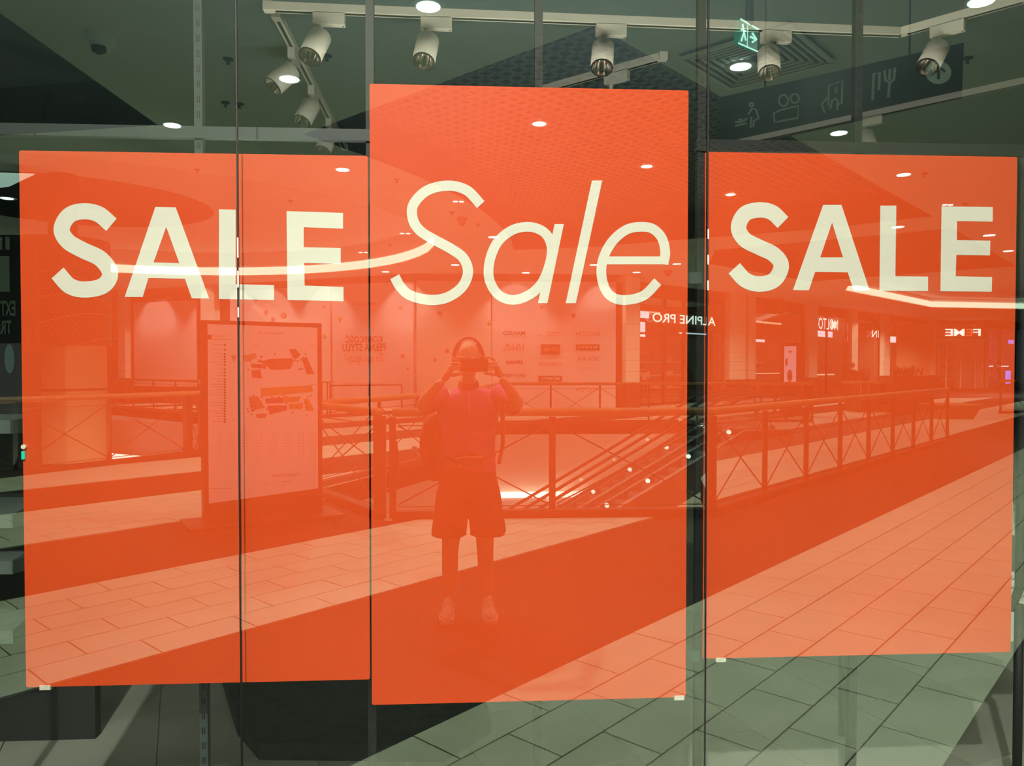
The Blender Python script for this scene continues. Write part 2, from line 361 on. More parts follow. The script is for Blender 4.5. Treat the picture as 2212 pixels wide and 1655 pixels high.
# slotted uprights and cross rails of the window rack
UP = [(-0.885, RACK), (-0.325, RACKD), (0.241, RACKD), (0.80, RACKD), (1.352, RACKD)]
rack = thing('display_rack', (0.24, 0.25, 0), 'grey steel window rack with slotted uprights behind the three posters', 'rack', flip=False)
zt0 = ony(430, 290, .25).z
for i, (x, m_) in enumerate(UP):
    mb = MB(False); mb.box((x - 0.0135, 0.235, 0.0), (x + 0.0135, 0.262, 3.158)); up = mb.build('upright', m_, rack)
    ms = MB(False)
    for k in range(56):
        z = 0.12 + k * 0.05
        for dx in (-0.0045, 0.0025): ms.box((x + dx, 0.2335, z), (x + dx + 0.003, 0.236, z + 0.022))
    ms.build('slot', SILIC, up, kind='stuff')
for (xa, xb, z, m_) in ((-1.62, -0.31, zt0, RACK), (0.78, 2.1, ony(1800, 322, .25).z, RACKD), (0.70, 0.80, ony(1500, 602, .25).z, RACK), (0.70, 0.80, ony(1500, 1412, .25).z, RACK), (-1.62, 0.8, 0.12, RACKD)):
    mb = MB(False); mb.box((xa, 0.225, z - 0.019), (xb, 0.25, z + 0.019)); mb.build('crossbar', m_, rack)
mb = MB(False); mb.box((-1.63, 0.225, 0.0), (-1.607, 0.25, zt0 + .019)); mb.build('upright', RACKD, rack)
# black tube frame of the right display
fr = MB(False)
xr = ony(2206, 1000, .35).x; zt = ony(2200, 322, .35).z
fr.tube([(xr - .1, .35, zt), (xr - .02, .35, zt - .01), (xr, .35, zt - .06), (xr, .35, .78), (xr - .015, .37, .70), (xr - .08, .42, .68), (xr - .42, .85, .69)], 0.016, 8)
cst = thing('clothes_stand', (xr - .2, .4, 0), 'black tubular display stand with a cream cloth, behind the right edge of the right poster', 'stand', flip=False)
fr.tube([(xr, .35, .72), (xr, .35, .0)], .016, 8); fr.tube([(xr - .42, .85, .69), (xr - .42, .85, 0)], .016, 8)
fr.build('tube_frame', BLACK, cst, smooth=True)
# white folded textile and box seen past the right poster
t_ = thing('display_table', (2.03, .8, 0), 'pale display plinth with folded towel, past the lower right poster corner', 'plinth', flip=False)
x0 = ony(2186, 1300, .8).x
mb = MB(False); mb.box((x0 - .3, .7, .45), (x0 + .06, 1.1, ony(2200, 1300, .7).z)); mb.build('plinth', mat('pale laminate', (.6, .62, .52), .5), t_)
mb = MB(False); zz = ony(2200, 1300, .7).z
for k in range(3): mb.tube([(x0 - .22, .74 + .03 * k, zz + .02 + .028 * k), (x0, .75 + .02 * k, zz + .025 + .03 * k), (x0 + .05, .8, zz + .02 + .025 * k)], .017, 8)
mb.build('folded_cloth', mat('white cotton', (.6, .62, .58), .9), t_, smooth=True)
x0 = ony(2186, 1100, .6).x; za, zb = ony(2190, 1075, .6).z, ony(2190, 1158, .6).z
mb = MB(False); mb.add([(x0 - .06, .6, za), (x0 + .002, .6, za), (x0 + .028, .62, zb), (x0 - .06, .6, zb), (x0 - .06, .64, za), (x0 + .002, .64, za), (x0 + .028, .66, zb), (x0 - .06, .64, zb)],
   [(0, 3, 2, 1), (4, 5, 6, 7), (0, 1, 5, 4), (1, 2, 6, 5), (2, 3, 7, 6)])
mb.build('hanging_cloth', mat('cream cloth', (.85, .82, .66), .9), cst)
x0 = ony(2196, 1120, .9).x
mb = MB(False); mb.box((x0 - .02, .95, ony(2200, 1160, .95).z), (x0 + .3, .96, ony(2200, 1090, .95).z))
mb.build('printed_panel', mat('blue grey print', (.10, .17, .19), .7, noise=.7, nscale=25), cst)
# white tiered shelves at the far left
sh = thing('display_shelf', (-1.75, .55, 0), 'tiered white shelf unit at the left end of the window', 'shelf', flip=False)
for (py) in (908, 1112, 1212, 1362):
    c = ony(28, py, .6); mb = MB(False)
    mb.prism([(c.x - .5, .6), (c.x, .6), (c.x + .09, 1.0), (c.x - .5, 1.0)], c.z - .05, c.z); mb.build('shelf_board', mat('grey white laminate', (.13, .18, .16), .5), sh)
mb = MB(False); mb.box((-2.35, 1.0, 0), (-1.6, 1.05, 1.7)); mb.build('back_panel', SHOPW, sh)
# low black fixture; its black also stands for poster shadow on the floor
mb = MB(False); mb.prism([(-1.0, 1.0), (-.85, .78), (-.1, .72), (0.10, 0.95), (.02, 1.7), (-1.3, 1.7)], 0, .07); mb.build('display_platform', mat('black mat', (.012, .014, .016), .8, noise=.5, nscale=14, bump=.5), label='low black textured platform on the shop floor under the left and middle posters', cat='platform')

# track lighting
ZTR = 3.14
trk_a, trk_b, trk_c = onz(580, 15, ZTR), onz(1945, 70, ZTR), onz(2225, -8, ZTR)
def track(pts, label, m=WHITEM):
    root = thing('light_track', (pts[0].x, pts[0].y, ZTR), label, 'light track', flip=False)
    for a, b in zip(pts[:-1], pts[1:]):
        mb = MB(False); mb.bar(a, b, 0.036, 0.034); mb.build('rail', m, root)
        d = (b - a).normalized(); mb = MB(False); mb.bar(a + d * .03 - Vector((0, 0, .0175)), b - Vector((0, 0, .0175)), 0.014, 0.003); mb.build('slot', BLACK, root)
    for p in pts[:1] + pts[-1:]:
        mb = MB(False); mb.obox(p, (1, 0, 0), (0, 1, 0), (0, 0, 1), .04, .04, .038); mb.build('end_cap', m, root)
    return root
track([trk_a, trk_b, trk_c], 'long white light track running across the top of the window')
t2a, t2b = onz(598, 32, ZTR), onz(745, 318, ZTR)
GREYM = mat('grey white metal', (.42, .44, .40), .45)
track([t2a, t2b], 'second light track receding into the shop from the left end of the long track', GREYM)
t3a, t3b = onz(1432, 122, ZTR), onz(1000, 240, ZTR)
track([t3a, t3b], 'light track behind the top of the tall middle poster', GREYM)
t4a, t4b = onz(2260, 165, ZTR), onz(1530, 322, ZTR)
track([t4a, t4b], 'light track slanting across the shop ceiling above the right poster', GREYM)
REFL = mat('spot reflector', (.8, .8, .76), .12, 1.0)
def spot(at, along, aim, label, m=WHITEM, s=1.0):
    root = thing('track_spotlight', (at.x, at.y, at.z - .02), label, 'spotlight', 'spotlights on the shop light tracks', flip=False)
    along = along.normalized(); side = along.cross(Vector((0, 0, 1)))
    mb = MB(False); mb.obox(at + along * .035 * s - Vector((0, 0, .045)), along, side, (0, 0, 1), .135 * s, .034 * s, .048 * s); ad = mb.build('adapter', m, root)
    mb = MB(False); mb.disc(at + along * .095 * s - Vector((0, 0, .072)), .004, (0, 0, 1), 8, .004); mb.build('screw', CHROME, ad)
    p = at - Vector((0, 0, .065)); aim = Vector(aim).normalized(); jt = p - Vector((0, 0, .045))
    mb = MB(False); mb.tube([p, jt, jt + aim * .02], .011 * s, 8); mb.build('stem', m, root)
    c = jt + aim * .005; mb = MB(False)
    mb.lathe(c, [(0.0, 0), (.046 * s, 0), (.049 * s, .005), (.049 * s, .135 * s), (.046 * s, .135 * s)], 28, aim); mb.build('housing', m, root, True)
    mb = MB(False); mb.lathe(c, [(.049 * s, .1345 * s), (.0485 * s, .139 * s), (.0435 * s, .139 * s), (.0435 * s, .1345 * s)], 28, aim); mb.build('rim', BLACK, root)
    mb = MB(False); mb.lathe(c, [(.044 * s, .136 * s), (.036 * s, .10 * s), (.02 * s, .065 * s), (.0, .06 * s)], 28, aim); mb.build('reflector', REFL, root, True)
    return root
dx = (trk_b - trk_a)
def spat(px, z=ZTR, a=trk_a, b=trk_b):
    lo, hi = 0.0, 1.0
    for _ in range(30):
        md = (lo + hi) / 2; P = a.lerp(b, md); d = P - EYE; X = IW / 2 + FPX * d.dot(_R) / d.dot(_F)
        if (X < px) == ((b - a).dot(_R) > 0): lo = md
        else: hi = md
    return a.lerp(b, lo)
spot(spat(693), dx, (-.25, -.45, -.85), 'white track spotlight, first from the left on the long track')
spot(spat(925), dx, (-.12, -.45, -.87), 'white track spotlight, second from the left on the long track')
spot(spat(1303), dx, (-.12, -.45, -.87), 'white track spotlight, third on the long track, above the tall poster')
spot(spat(1660), dx, (-.14, -.45, -.85), 'white track spotlight, fourth on the long track, beside the exit sign')
spot(spat(2028, a=trk_b, b=trk_c), trk_c - trk_b, (-.55, -.3, -.8), 'white track spotlight past the bend of the long track, at the right')
d2 = t2b - t2a
def spat2(py):
    lo, hi = 0.0, 1.0
    for _ in range(30):
        md = (lo + hi) / 2; P = t2a.lerp(t2b, md); d = P - EYE; Y = IH / 2 - FPX * d.dot(_U) / d.dot(_F)
        if Y < py: lo = md
        else: hi = md
    return t2a.lerp(t2b, lo)
spot(spat2(98), d2, (-.6, -.35, -.75), 'pale track spotlight nearest on the receding track', GREYM)
spot(spat2(180), d2, (-.3, -.45, -.85), 'pale track spotlight second along the receding track', GREYM)
spot(spat2(252), d2, (-.2, -.45, -.85), 'pale track spotlight farthest along the receding track', GREYM)
spot(spat(1320, a=t3a, b=t3b), t3a - t3b, (0, .3, -.9), 'grey spotlight on the track behind the tall poster', GREYM)
spot(spat(1868, a=t4a, b=t4b), t4a - t4b, (0, -.5, -.85), 'grey spotlight half hidden by a dark upright above the right poster', GREYM)
for (x_, z_, e_, tx_) in ((-.75, 1.9, 9, -.6), (.2, 2.0, 9, .4), (1.25, 1.8, 12, 1.3)):      # added unseen fill that brightens the tracks, hidden behind the posters
    o_ = add_light('AREA', 'shop_uplight', (x_, -.42, z_), e_, (1, .95, .80), shape='RECTANGLE', size=.7, size_y=.08); o_.rotation_euler = Vector((tx_ - x_, .75, 3.1 - z_)).to_track_quat('-Z', 'Y').to_euler()

# ================================================================== MALL FLOOR
BOUND = [ # y0, y1, xl0, xl1, xr0, xr1
    (-0.03, 5.70, -12.7, -9.0, 45, 45), (5.70, 7.70, -9.0, -7.72, -0.85, -2.0), (7.70, 10.8, -7.72, -5.73, -2.0, -0.62), (10.8, 12.09, -5.73, -4.87, -0.62, -0.36),
    (12.09, 15, -4.87, -5.88, -0.36, .24), (15, 19.4, -5.88, -7.4, .24, .84), (19.4, 24, -7.4, -9, 50, 50), (24, 29, -9, -14, 55, 55), (29, 60, -20, -30, 70, 70),
    (5.70, 8.5, 2.70, 3.35, 46, 46), (8.5, 14.3, 3.35, 5.95, 48, 48), (14.3, 19.4, 6.45, 6.45, 50, 50)]
CELLS = [[(a[2], a[0]), (a[4], a[0]), (a[5], a[1]), (a[3], a[1])] for a in BOUND]
fm = MB()
for c in CELLS: fm.prism(c, -0.32, -0.012)
floor = fm.build('floor', [DARKF], kind='structure', label='dark granite mall floor crossed by pale tiled bands')
def clip_poly(sub, clipc):
    out = sub
    for i in range(len(clipc)):
        a, b = clipc[i], clipc[(i + 1) % len(clipc)]; inp, out = out, []
        if not inp: break
        side = lambda p: (b[0] - a[0]) * (p[1] - a[1]) - (b[1] - a[1]) * (p[0] - a[0])
        for k in range(len(inp)):
            p, q = inp[k], inp[(k + 1) % len(inp)]; sp, sq = side(p), side(q)
            if sp >= 0: out.append(p)
            if (sp >= 0) != (sq >= 0):
                t = sp / (sp - sq); out.append((p[0] + (q[0] - p[0]) * t, p[1] + (q[1] - p[1]) * t))
    return out
tiles = []
G = 0.006
for row in range(-26, 90):
    t1 = 1.19 - 0.42 * row if False else None
rows = []
k = 0
t = 1.19
while t > -26:
    if (k // 6) % 2 == 0: rows.append((t - .42, t, k))
    t -= .42; k += 1
for band in range(9):
    base = 3.71 + band * 5.04
    for r_ in range(6): rows.append((base + r_ * .42, base + (r_ + 1) * .42, -(6 + band * 12 + r_) - 1))
rest = MB()
for (ta, tb, kk) in rows:
    off = 0.71 + 0.41 * (kk % 2)
    for n in range(-60, 110):
        s0 = off + n * 0.82; s1 = s0 + 0.82
        g = G
        q = [((s_ - t_) / 2, (s_ + t_) / 2) for (s_, t_) in ((s0 + g, ta + g), (s1 - g, ta + g), (s1 - g, tb - g), (s0 + g, tb - g))]
        cx_ = sum(p[0] for p in q) / 4; cy_ = sum(p[1] for p in q) / 4
        if cy_ < -0.4 or cy_ > 36 or cx_ < -15 or cx_ > 28 or abs(cx_) > 2.2 + .85 * (cy_ + 2.4): continue
        inside = [c for c in CELLS if any(c[0][1] - 1 < p[1] < c[2][1] + 1 for p in q)]
        polys = [clip_poly(q, c) for c in inside]; polys = [p for p in polys if len(p) > 2]
        area = sum(abs(sum(p[i][0] * p[(i + 1) % len(p)][1] - p[(i + 1) % len(p)][0] * p[i][1] for i in range(len(p)))) / 2 for p in polys)
        if area > 0.002: tiles.append((math.hypot(cx_, cy_ + CD), area > 0.164, (cx_, cy_), polys))
tiles.sort(key=lambda a: a[0])
proto = None
for i, (d_, full, c, polys) in enumerate(tiles):
    if i < 298:
        if full:
            if proto is None:
                m_ = MB(); [m_.prism(p, -0.011, 0) for p in polys[:1]]; pr0 = m_.build('tile', TILE, floor); proto = (pr0, c)
            else:
                o = proto[0].copy(); COL.objects.link(o); o.parent = floor
                o.location = (c[0] - proto[1][0], -(c[1] - proto[1][1]), random.uniform(-.0008, 0.0004))
        else:
            m_ = MB(); [m_.prism(p, -0.011, 0) for p in polys]; m_.build('tile', TILE, floor)
    else:
        for p in polys: rest.prism(p, -0.011, 0)
rest.build('tile', TILE, floor, kind='stuff')

# ================================================================== MALL CEILING
ZC, ZM, ZR = 5.05, 5.75, 5.9
isl = [(-2.43, 9.26), (-1.8, 10.2), (-0.92, 11.66), (-0.09, 13.53), (.535, 15.45), (1.1, 17.94), (1.36, 20.33)]
isl = [(p.x, p.y) for p in cat_rom(isl, 5)]
far = [(2.35, 20.1), (3.79, 19.5), (5.05, 18.69), (6.3, 17.93), (8.8, 16.45), (10.63, 14.72)]
HOLE1 = [(1.29, 5.41), (-2.43, 9.26)][:1] + [(-2.43, 9.26)] + isl[1:] + far
HOLE2 = [(7.3, 20.0), (12.07, 16.15), (18.75, 22.98), (13.8, 27.97), (8.04, 23.0)]
CC, CR = (-9.5, 18.75), 8.6
HOLE3 = [(CC[0] + CR * math.cos(2 * math.pi * k / 48), CC[1] + CR * math.sin(2 * math.pi * k / 48)) for k in range(48)]
HOLE4 = [(16.2, 29.6), (22, 26.5), (40, 30), (40, 42.2), (33.2, 41.8), (26.79, 40.74), (17.06, 31.56)]
HOLE5 = [(-4.6, 4.2), (-4.41, 8.94), (-7.0, 9.6), (-12.5, 9.6), (-12.5, 4.2)]
cm = MB(); cm.sheet([[(-40, -0.06), (70, -0.06), (70, 62), (-40, 62)], HOLE1, HOLE2, HOLE3, HOLE4, HOLE5], lambda a, b: (a, b, ZC))
ceiling = cm.build('ceiling', PLASTER, kind='structure', label='white plaster mall ceiling with cut-out recesses')
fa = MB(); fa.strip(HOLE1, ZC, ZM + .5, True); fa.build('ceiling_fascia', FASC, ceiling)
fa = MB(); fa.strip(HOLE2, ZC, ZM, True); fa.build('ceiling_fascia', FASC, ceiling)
fa = MB(); fa.strip(HOLE3, ZC, ZR, True); fa.build('ceiling_fascia', PLASTER, ceiling)
fa = MB(); fa.strip(HOLE4, ZC, ZC + .55, True); fa.build('ceiling_fascia', PLASTER, ceiling)
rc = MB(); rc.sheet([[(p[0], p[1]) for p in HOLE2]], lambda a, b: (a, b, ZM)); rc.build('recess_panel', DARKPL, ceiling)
C2, R2 = (-10.3, 18.6), 3.4
IN3 = [(C2[0] + R2 * math.cos(2 * math.pi * k / 32), C2[1] + R2 * math.sin(2 * math.pi * k / 32)) for k in range(32)]
rc = MB(); rc.sheet([HOLE3, IN3], lambda a, b: (a, b, ZR)); rc.build('recess_panel', mat('recess plaster', (.70, .68, .60), .9), ceiling)
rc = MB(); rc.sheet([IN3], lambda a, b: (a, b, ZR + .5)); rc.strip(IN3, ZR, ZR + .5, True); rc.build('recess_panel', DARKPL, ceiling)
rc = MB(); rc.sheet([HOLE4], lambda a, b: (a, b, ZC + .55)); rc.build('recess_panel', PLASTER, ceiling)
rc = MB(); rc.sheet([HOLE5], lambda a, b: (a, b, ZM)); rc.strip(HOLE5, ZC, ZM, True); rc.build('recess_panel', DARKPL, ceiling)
rc = MB(); rc.sheet([HOLE1], lambda a, b: (a, b, ZM + .45)); rc.build('recess_panel', BLACK, ceiling)
# open cell grid in the large recess
def cross_poly(p, d, poly):
    ts = []
    for i in range(len(poly)):
        a, b = poly[i], poly[(i + 1) % len(poly)]; ex, ey = b[0] - a[0], b[1] - a[1]
        den = d[0] * ey - d[1] * ex
        if abs(den) < 1e-9: continue
        tt = ((a[0] - p[0]) * ey - (a[1] - p[1]) * ex) / den; uu = ((a[0] - p[0]) * d[1] - (a[1] - p[1]) * d[0]) / den
        if 0 <= uu < 1: ts.append(tt)
    ts.sort(); return [(ts[i], ts[i + 1]) for i in range(0, len(ts) - 1, 2)]
gm = MB(); q = math.sqrt(.5); gs = 0.21
for k in range(0, 130):
    sv = 6.6 + k * gs * math.sqrt(2)
    for (p, d) in (((sv / 2, sv / 2), (-q, q)),):
        for (a, b) in cross_poly(p, d, HOLE1): gm.bar((p[0] + d[0] * a, p[1] + d[1] * a, ZM), (p[0] + d[0] * b, p[1] + d[1] * b, ZM), .075, .02)
    tv = 4.0 + k * gs * math.sqrt(2)
    p, d = (-tv / 2, tv / 2), (q, q)
    for (a, b) in cross_poly(p, d, HOLE1): gm.bar((p[0] + d[0] * a, p[1] + d[1] * a, ZM), (p[0] + d[0] * b, p[1] + d[1] * b, ZM), .075, .02)
gm.build('ceiling_grid', mat('dark grid metal', (.24, .24, .21), .5), ceiling, kind='stuff')
# lit coves
ang = [2 * math.pi * k / 96 for k in range(97)]
arc = [(CC[0] + (CR - .03) * math.cos(a), CC[1] + (CR - .03) * math.sin(a)) for a in ang if math.sin(a) > -0.12]
arc = [(CC[0] + (CR - .03) * math.cos(a), CC[1] + (CR - .03) * math.sin(a)) for a in [R(x) for x in range(-8, 175, 4)]]
cv = MB(); cv.strip(arc, ZC + .02, ZC + .30); cv.build('cove_light', COVE, label='curved lit cove strip around the round ceiling recess', cat='cove light')
cv = MB(); cv.strip([(17.1, 31.5), (26.75, 40.65), (33.2, 41.7), (40, 42.1)], ZC + .03, ZC + .33); cv.build('cove_light', COVE, label='straight bent cove strip above the far shop fronts on the right', cat='cove light')

# downlights
def downlight(px, py, z, label, r=.115, two=False):
    c = onz(px, py, z); root = thing('downlight', (c.x, c.y, z - .02), label, 'downlight', 'recessed downlights of the mall ceiling')
    mb = MB(); mb.lathe((c.x, c.y, z), [(r, -.004), (r * 1.55, -.012), (r * 1.55, 0)], 24); mb.build('trim_ring', WHITEM if z < 5.4 else GREYM, root)
    if two:
        for dx_ in (-r * .55, r * .55):
            mb = MB(); mb.disc((c.x + dx_, c.y, z - .012), r * .42, (0, 0, 1), 16, .006); mb.build('lens', LAMP, root)
    else:
        mb = MB(); mb.disc((c.x, c.y, z - .012), r, (0, 0, 1), 24, .006); mb.build('lens', LAMP, root)
for (px, py, z, lb, tw) in [
    (925, 13, ZC, 'downlight above the second track spotlight, at the top edge', False), (372, 270, ZC, 'downlight above the left poster, beside the light upright', False),
    (625, 170, ZC, 'downlight overlapping the nearest spotlight of the receding track', False), (740, 366, ZC, 'downlight in the top right corner of the left poster', False),
    (1165, 267, ZM - .03, 'downlight in the dark grid, top of the tall poster', False), (1397, 359, ZM - .03, 'downlight in the dark grid, upper right part of the tall poster', False),
    (1578, 420, ZM - .03, 'downlight in the dark grid, upper left of the right poster', False), (1600, 143, ZC - .075, 'downlight over the square air grille', False),
    (1812, 287, ZC, 'downlight under the hanging direction sign', False), (1952, 377, ZC, 'downlight above the right SALE word', False),
    (2120, 2, ZC, 'downlight at the top right corner', False), (15, 428, ZC, 'downlight at the left edge of the view', False), (990, 435, ZC, 'twin downlight inside the slanted S', True),
    (875, 504, ZC, 'twin downlight left of the slanted S', True), (785, 545, ZC, 'twin downlight beside the lit curved cove', True), (1066, 512, ZC, 'small downlight between the slanted S and a', False),
    (983, 572, ZC, 'small downlight under the slanted S', False), (2047, 442, ZC, 'twin downlight at the top of the last E', True), (2137, 508, ZC, 'small downlight right of the last E', False),
    (1283, 572, ZC, 'small downlight right of the slanted l', False), (1375, 588, ZC, 'small downlight below the slanted e bar', False), (1462, 570, ZC, 'small downlight right of the slanted e', False),
    (1677, 513, ZM, 'small downlight crossing the right S', False), (1940, 490, ZC, 'small downlight crossing the right L', False), (1136, 589, ZC, 'small downlight under the slanted a', False),
    (833, 587, ZC, 'small downlight below the lit curved cove', False), (2178, 542, ZC, 'small downlight near the right edge of the right poster', False)]:
    downlight(px, py, z, lb, .115 if py < 460 else .14, tw)
# sprinklers
for (px, py, z, lb) in [(173, 210, ZC, 'left of the dome camera'), (493, 127, ZC, 'left of the first glass seam'), (487, 221, ZC, 'left of the glass seam, lower'), (517, 224, ZC, 'right of the glass seam, lower'),
        (706, 120, ZC, 'beside the first spotlight'), (75, 282, ZC, 'over the left end of the rack'), (426, 366, ZC, 'above the A of the left poster'), (628, 433, ZC, 'above the E of the left poster'),
        (857, 387, ZC, 'left of the slanted S'), (976, 458, ZC, 'inside the slanted S'), (1033, 484, ZC, 'right of the slanted S'), (2090, 125, ZC, 'right of the hanging sign'), (1997, 374, ZC, 'near the top of the right poster'),
        (2085, 440, ZC, 'above the last E'), (842, 528, ZC, 'under the slanted S start')]:
    c = onz(px, py, z); root = thing('sprinkler', (c.x, c.y, z - .06), 'small dark ceiling sprinkler ' + lb, 'sprinkler', 'ceiling sprinklers')
    mb = MB(); mb.lathe((c.x, c.y, z), [(0, -.02), (.055, -.014), (.06, 0)], 14); mb.build('rosette', STEEL, root)
    mb = MB(); mb.tube([(c.x, c.y, z - .015), (c.x, c.y, z - .05)], .012, 6); mb.disc((c.x, c.y, z - .06), .024, (0, 0, 1), 8, .008); mb.build('head', STEEL, root)
# dome camera
def dome(px, py, z, r, label, col):
    c = onz(px, py, z); root = thing('dome_camera', (c.x, c.y, z - .15), label, 'security camera')
    mb = MB(); mb.lathe((c.x, c.y, z), [(r, 0), (r, -.05), (r * .9, -.075), (r * .72, -.08)], 24); mb.build('housing', col, root, True)
    mb = MB(); mb.lathe((c.x, c.y, z), [(r * .72, -.08), (r * .7, -.12), (r * .52, -.16), (r * .25, -.185), (0, -.19)], 24); mb.build('dome', col, root, True)
    mb = MB(); mb.lathe((c.x, c.y - r * .28, z - .13), [(r * .52, 0), (r * .45, -.05), (r * .2, -.07), (0, -.075)], 20); mb.build('lens_window', mat('smoked dome', (.05, .06, .06), .15), root, True)
dome(218, 78, ZC, .15, 'white ceiling dome camera at the upper left', mat('camera white', (.9, .95, .9), .4, emit=None))
dome(1443, 585, ZC, .15, 'small dark ceiling dome camera right of the slanted e', FASC)
dome(998, 470, ZC, .12, 'small dark ceiling speaker dome inside the slanted S', FASC)
# square air diffuser
g = [onz(*p, ZC - .05) for p in ((1487, 128), (1585, 192), (1790, 128), (1690, 62))]
gc = sum(g, Vector()) / 4; gr = thing('air_grille', gc, 'square louvred air grille in the ceiling beside the exit sign', 'grille')
e1 = Vector((q, q, 0)); e2 = Vector((-q, q, 0)); SZ = .62
for k in range(7):
    s_ = SZ * (1 - k * .13); mb = MB(); w_ = .05 if k == 0 else .028
    for (e, f) in ((e1, e2), (e2, e1)):
        for sg in (-1, 1): mb.obox(gc + e * s_ * sg * .98 + Vector((0, 0, .005 * k)), f, e, (0, 0, 1), 2 * s_, w_, .03)
    mb.build('frame' if k == 0 else 'louver', mat('grille white', (.95, .93, .80), .5), gr)
mb = MB(); mb.obox(gc + Vector((0, 0, .03)), e1, e2, (0, 0, 1), 2 * SZ, 2 * SZ, .01); mb.build('backing', BLACK, gr)
# hanging direction sign
zs = 3.05
def sgn(px, py):                                   # vertical plane through the sign
    d = ray(px, py); n_ = Vector((SD.y, -SD.x, 0)); return EYE + d * ((SO - EYE).dot(n_) / d.dot(n_))
SO = ony(1820, 200, 3.4); SE = Vector((1, 0.95, 0)); SD = Vector((.93, -.62, 0)).normalized()
hs = thing('direction_sign', SO, 'black hanging direction sign with white pictograms and an up arrow', 'sign')
c4 = [sgn(*p) for p in ((1556, 210), (2082, 92), (2078, 202), (1553, 318))]
n_ = Vector((SD.y, -SD.x, 0)).normalized()
if n_.dot(EYE - SO) < 0: n_ = -n_
bk = [p - n_ * .12 for p in c4]
SIGNB = mat('sign black', (.006, .008, .009), .35)
mb = MB(); mb.add(c4 + bk, [(0, 1, 2, 3), (7, 6, 5, 4), (0, 4, 5, 1), (1, 5, 6, 2), (2, 6, 7, 3), (3, 7, 4, 0)]); mb.build('sign_box', SIGNB, hs)
for f_ in (.2, .8):
    p = c4[0].lerp(c4[1], f_) - n_ * .06; mb = MB(); mb.tube([p, (p.x, p.y, ZC)], .008, 6); mb.build('hanger', STEEL, hs)
PICT = mat('pictogram white', (.62, .72, .68), .5)
def picto(strokes, nm='pictogram', wd=5, m=PICT):
    mb = MB()
    for st in strokes:
        cl = st[0] == st[-1] and len(st) > 3
        vs, fs = ribbon(st[:-1] if cl else st, wd, cl); mb.add([sgn(v.x, v.y) + n_ * .004 for v in vs], fs)
    mb.build(nm, m, hs)
def circ(cx, cy, rx, ry=None, n=16): return [(cx + rx * math.cos(2 * math.pi * k / n), cy + (ry or rx) * math.sin(2 * math.pi * k / n)) for k in range(n)] + [(cx + rx, cy)]
sc = 560 / 2212
def cc(pts): return [(1540 + x * sc, 170 + y * sc) for x, y in pts]
picto([circ(*cc([(330, 222)])[0], 4), cc([(300, 310), (335, 255), (370, 265), (390, 340), (350, 360), (345, 415)]), cc([(330, 325), (322, 420)]), cc([(190, 405), (290, 380)]), circ(*cc([(235, 358)])[0], 3), cc([(190, 372), (225, 372), (262, 362), (292, 338)])], wd=4)
picto([circ(*cc([(603, 187)])[0], 10, 12), circ(*cc([(700, 170)])[0], 9, 10), cc([(575, 270), (730, 232), (725, 335), (570, 365), (525, 375), (520, 295), (560, 280), (575, 270)])], wd=4)
picto([cc([(985, 230), (990, 60), (1105, 22), (1100, 210), (1070, 220)]), cc([(955, 295), (930, 220), (975, 160)]), cc([(1000, 260), (1020, 185), (1050, 170), (1065, 200), (1060, 275)])], wd=5)
picto([cc([(1060, 130), (1062, 65)]), cc([(1045, 130), (1048, 70)])], wd=2)
sc = 800 / 2212
def cc(pts): return [(1412 + x * sc, 0 + y * sc) for x, y in pts]
picto([cc([(1308, 600), (1315, 440), (1350, 435), (1345, 540)]), cc([(1402, 585), (1410, 490)]), cc([(1378, 420), (1385, 480), (1410, 495), (1435, 475), (1442, 405)]), cc([(1408, 480), (1412, 412)])], wd=6)
picto([[(2012 + (x - 1700) * sc * 1.0, 160 + (y - 445) * sc) for x, y in ((1690, 435), (1700, 450))]], wd=2)
cx0, cy0 = 2027, 157
mb = MB(); mb.add([sgn(cx0, cy0) + n_ * .004] + [sgn(cx0 + 28 * math.cos(2 * math.pi * k / 28), cy0 + 25 * math.sin(2 * math.pi * k / 28)) + n_ * .004 for k in range(28)], [(0, 1 + k, 1 + (k + 1) % 28) for k in range(28)]); mb.build('arrow_disc', mat('sign disc', (.85, .92, .88), .5), hs)
mb = MB()
for st in ([(cx0, cy0 + 15), (cx0 + 1, cy0 - 12)], [(cx0 - 13, cy0 + 4), (cx0 + 1, cy0 - 12), (cx0 + 15, cy0 - 1)]):
    vs, fs = ribbon(st, 6); mb.add([sgn(v.x, v.y) + n_ * .008 for v in vs], fs)
mb.build('arrow', SIGNB, hs)
# exit sign
SO2 = ony(1615, 80, 3.0); SD2 = Vector((.62, .78, 0)).normalized()
es = thing('exit_sign', SO2, 'lit green emergency exit sign with white arrow, near the fourth spotlight', 'exit sign')
def sg2(px, py):
    d = ray(px, py); n2_ = Vector((SD2.y, -SD2.x, 0)); return EYE + d * ((SO2 - EYE).dot(n2_) / d.dot(n2_))
n2 = Vector((SD2.y, -SD2.x, 0)).normalized()
if n2.dot(EYE - SO2) < 0: n2 = -n2
c5 = [sg2(*p) for p in ((1598, 40), (1638, 64), (1635, 110), (1594, 94))]
mb = MB(); mb.add(c5 + [p - n2 * .03 for p in c5], [(0, 1, 2, 3), (7, 6, 5, 4), (0, 4, 5, 1), (1, 5, 6, 2), (2, 6, 7, 3), (3, 7, 4, 0)]); mb.build('panel', mat('exit green', (.0, .2, .12), .3, emit=(.0, .30, .2), estr=.8), es)
EXW = mat('exit white', (1, 1, 1), .5, emit=(.75, 1, .95), estr=3.5)
def ex(sts, nm, wd):
    mb = MB()
    for st in sts:
        vs, fs = ribbon(st, wd); mb.add([sg2(v.x, v.y) + n2 * .004 for v in vs], fs)
    mb.build(nm, EXW, es)
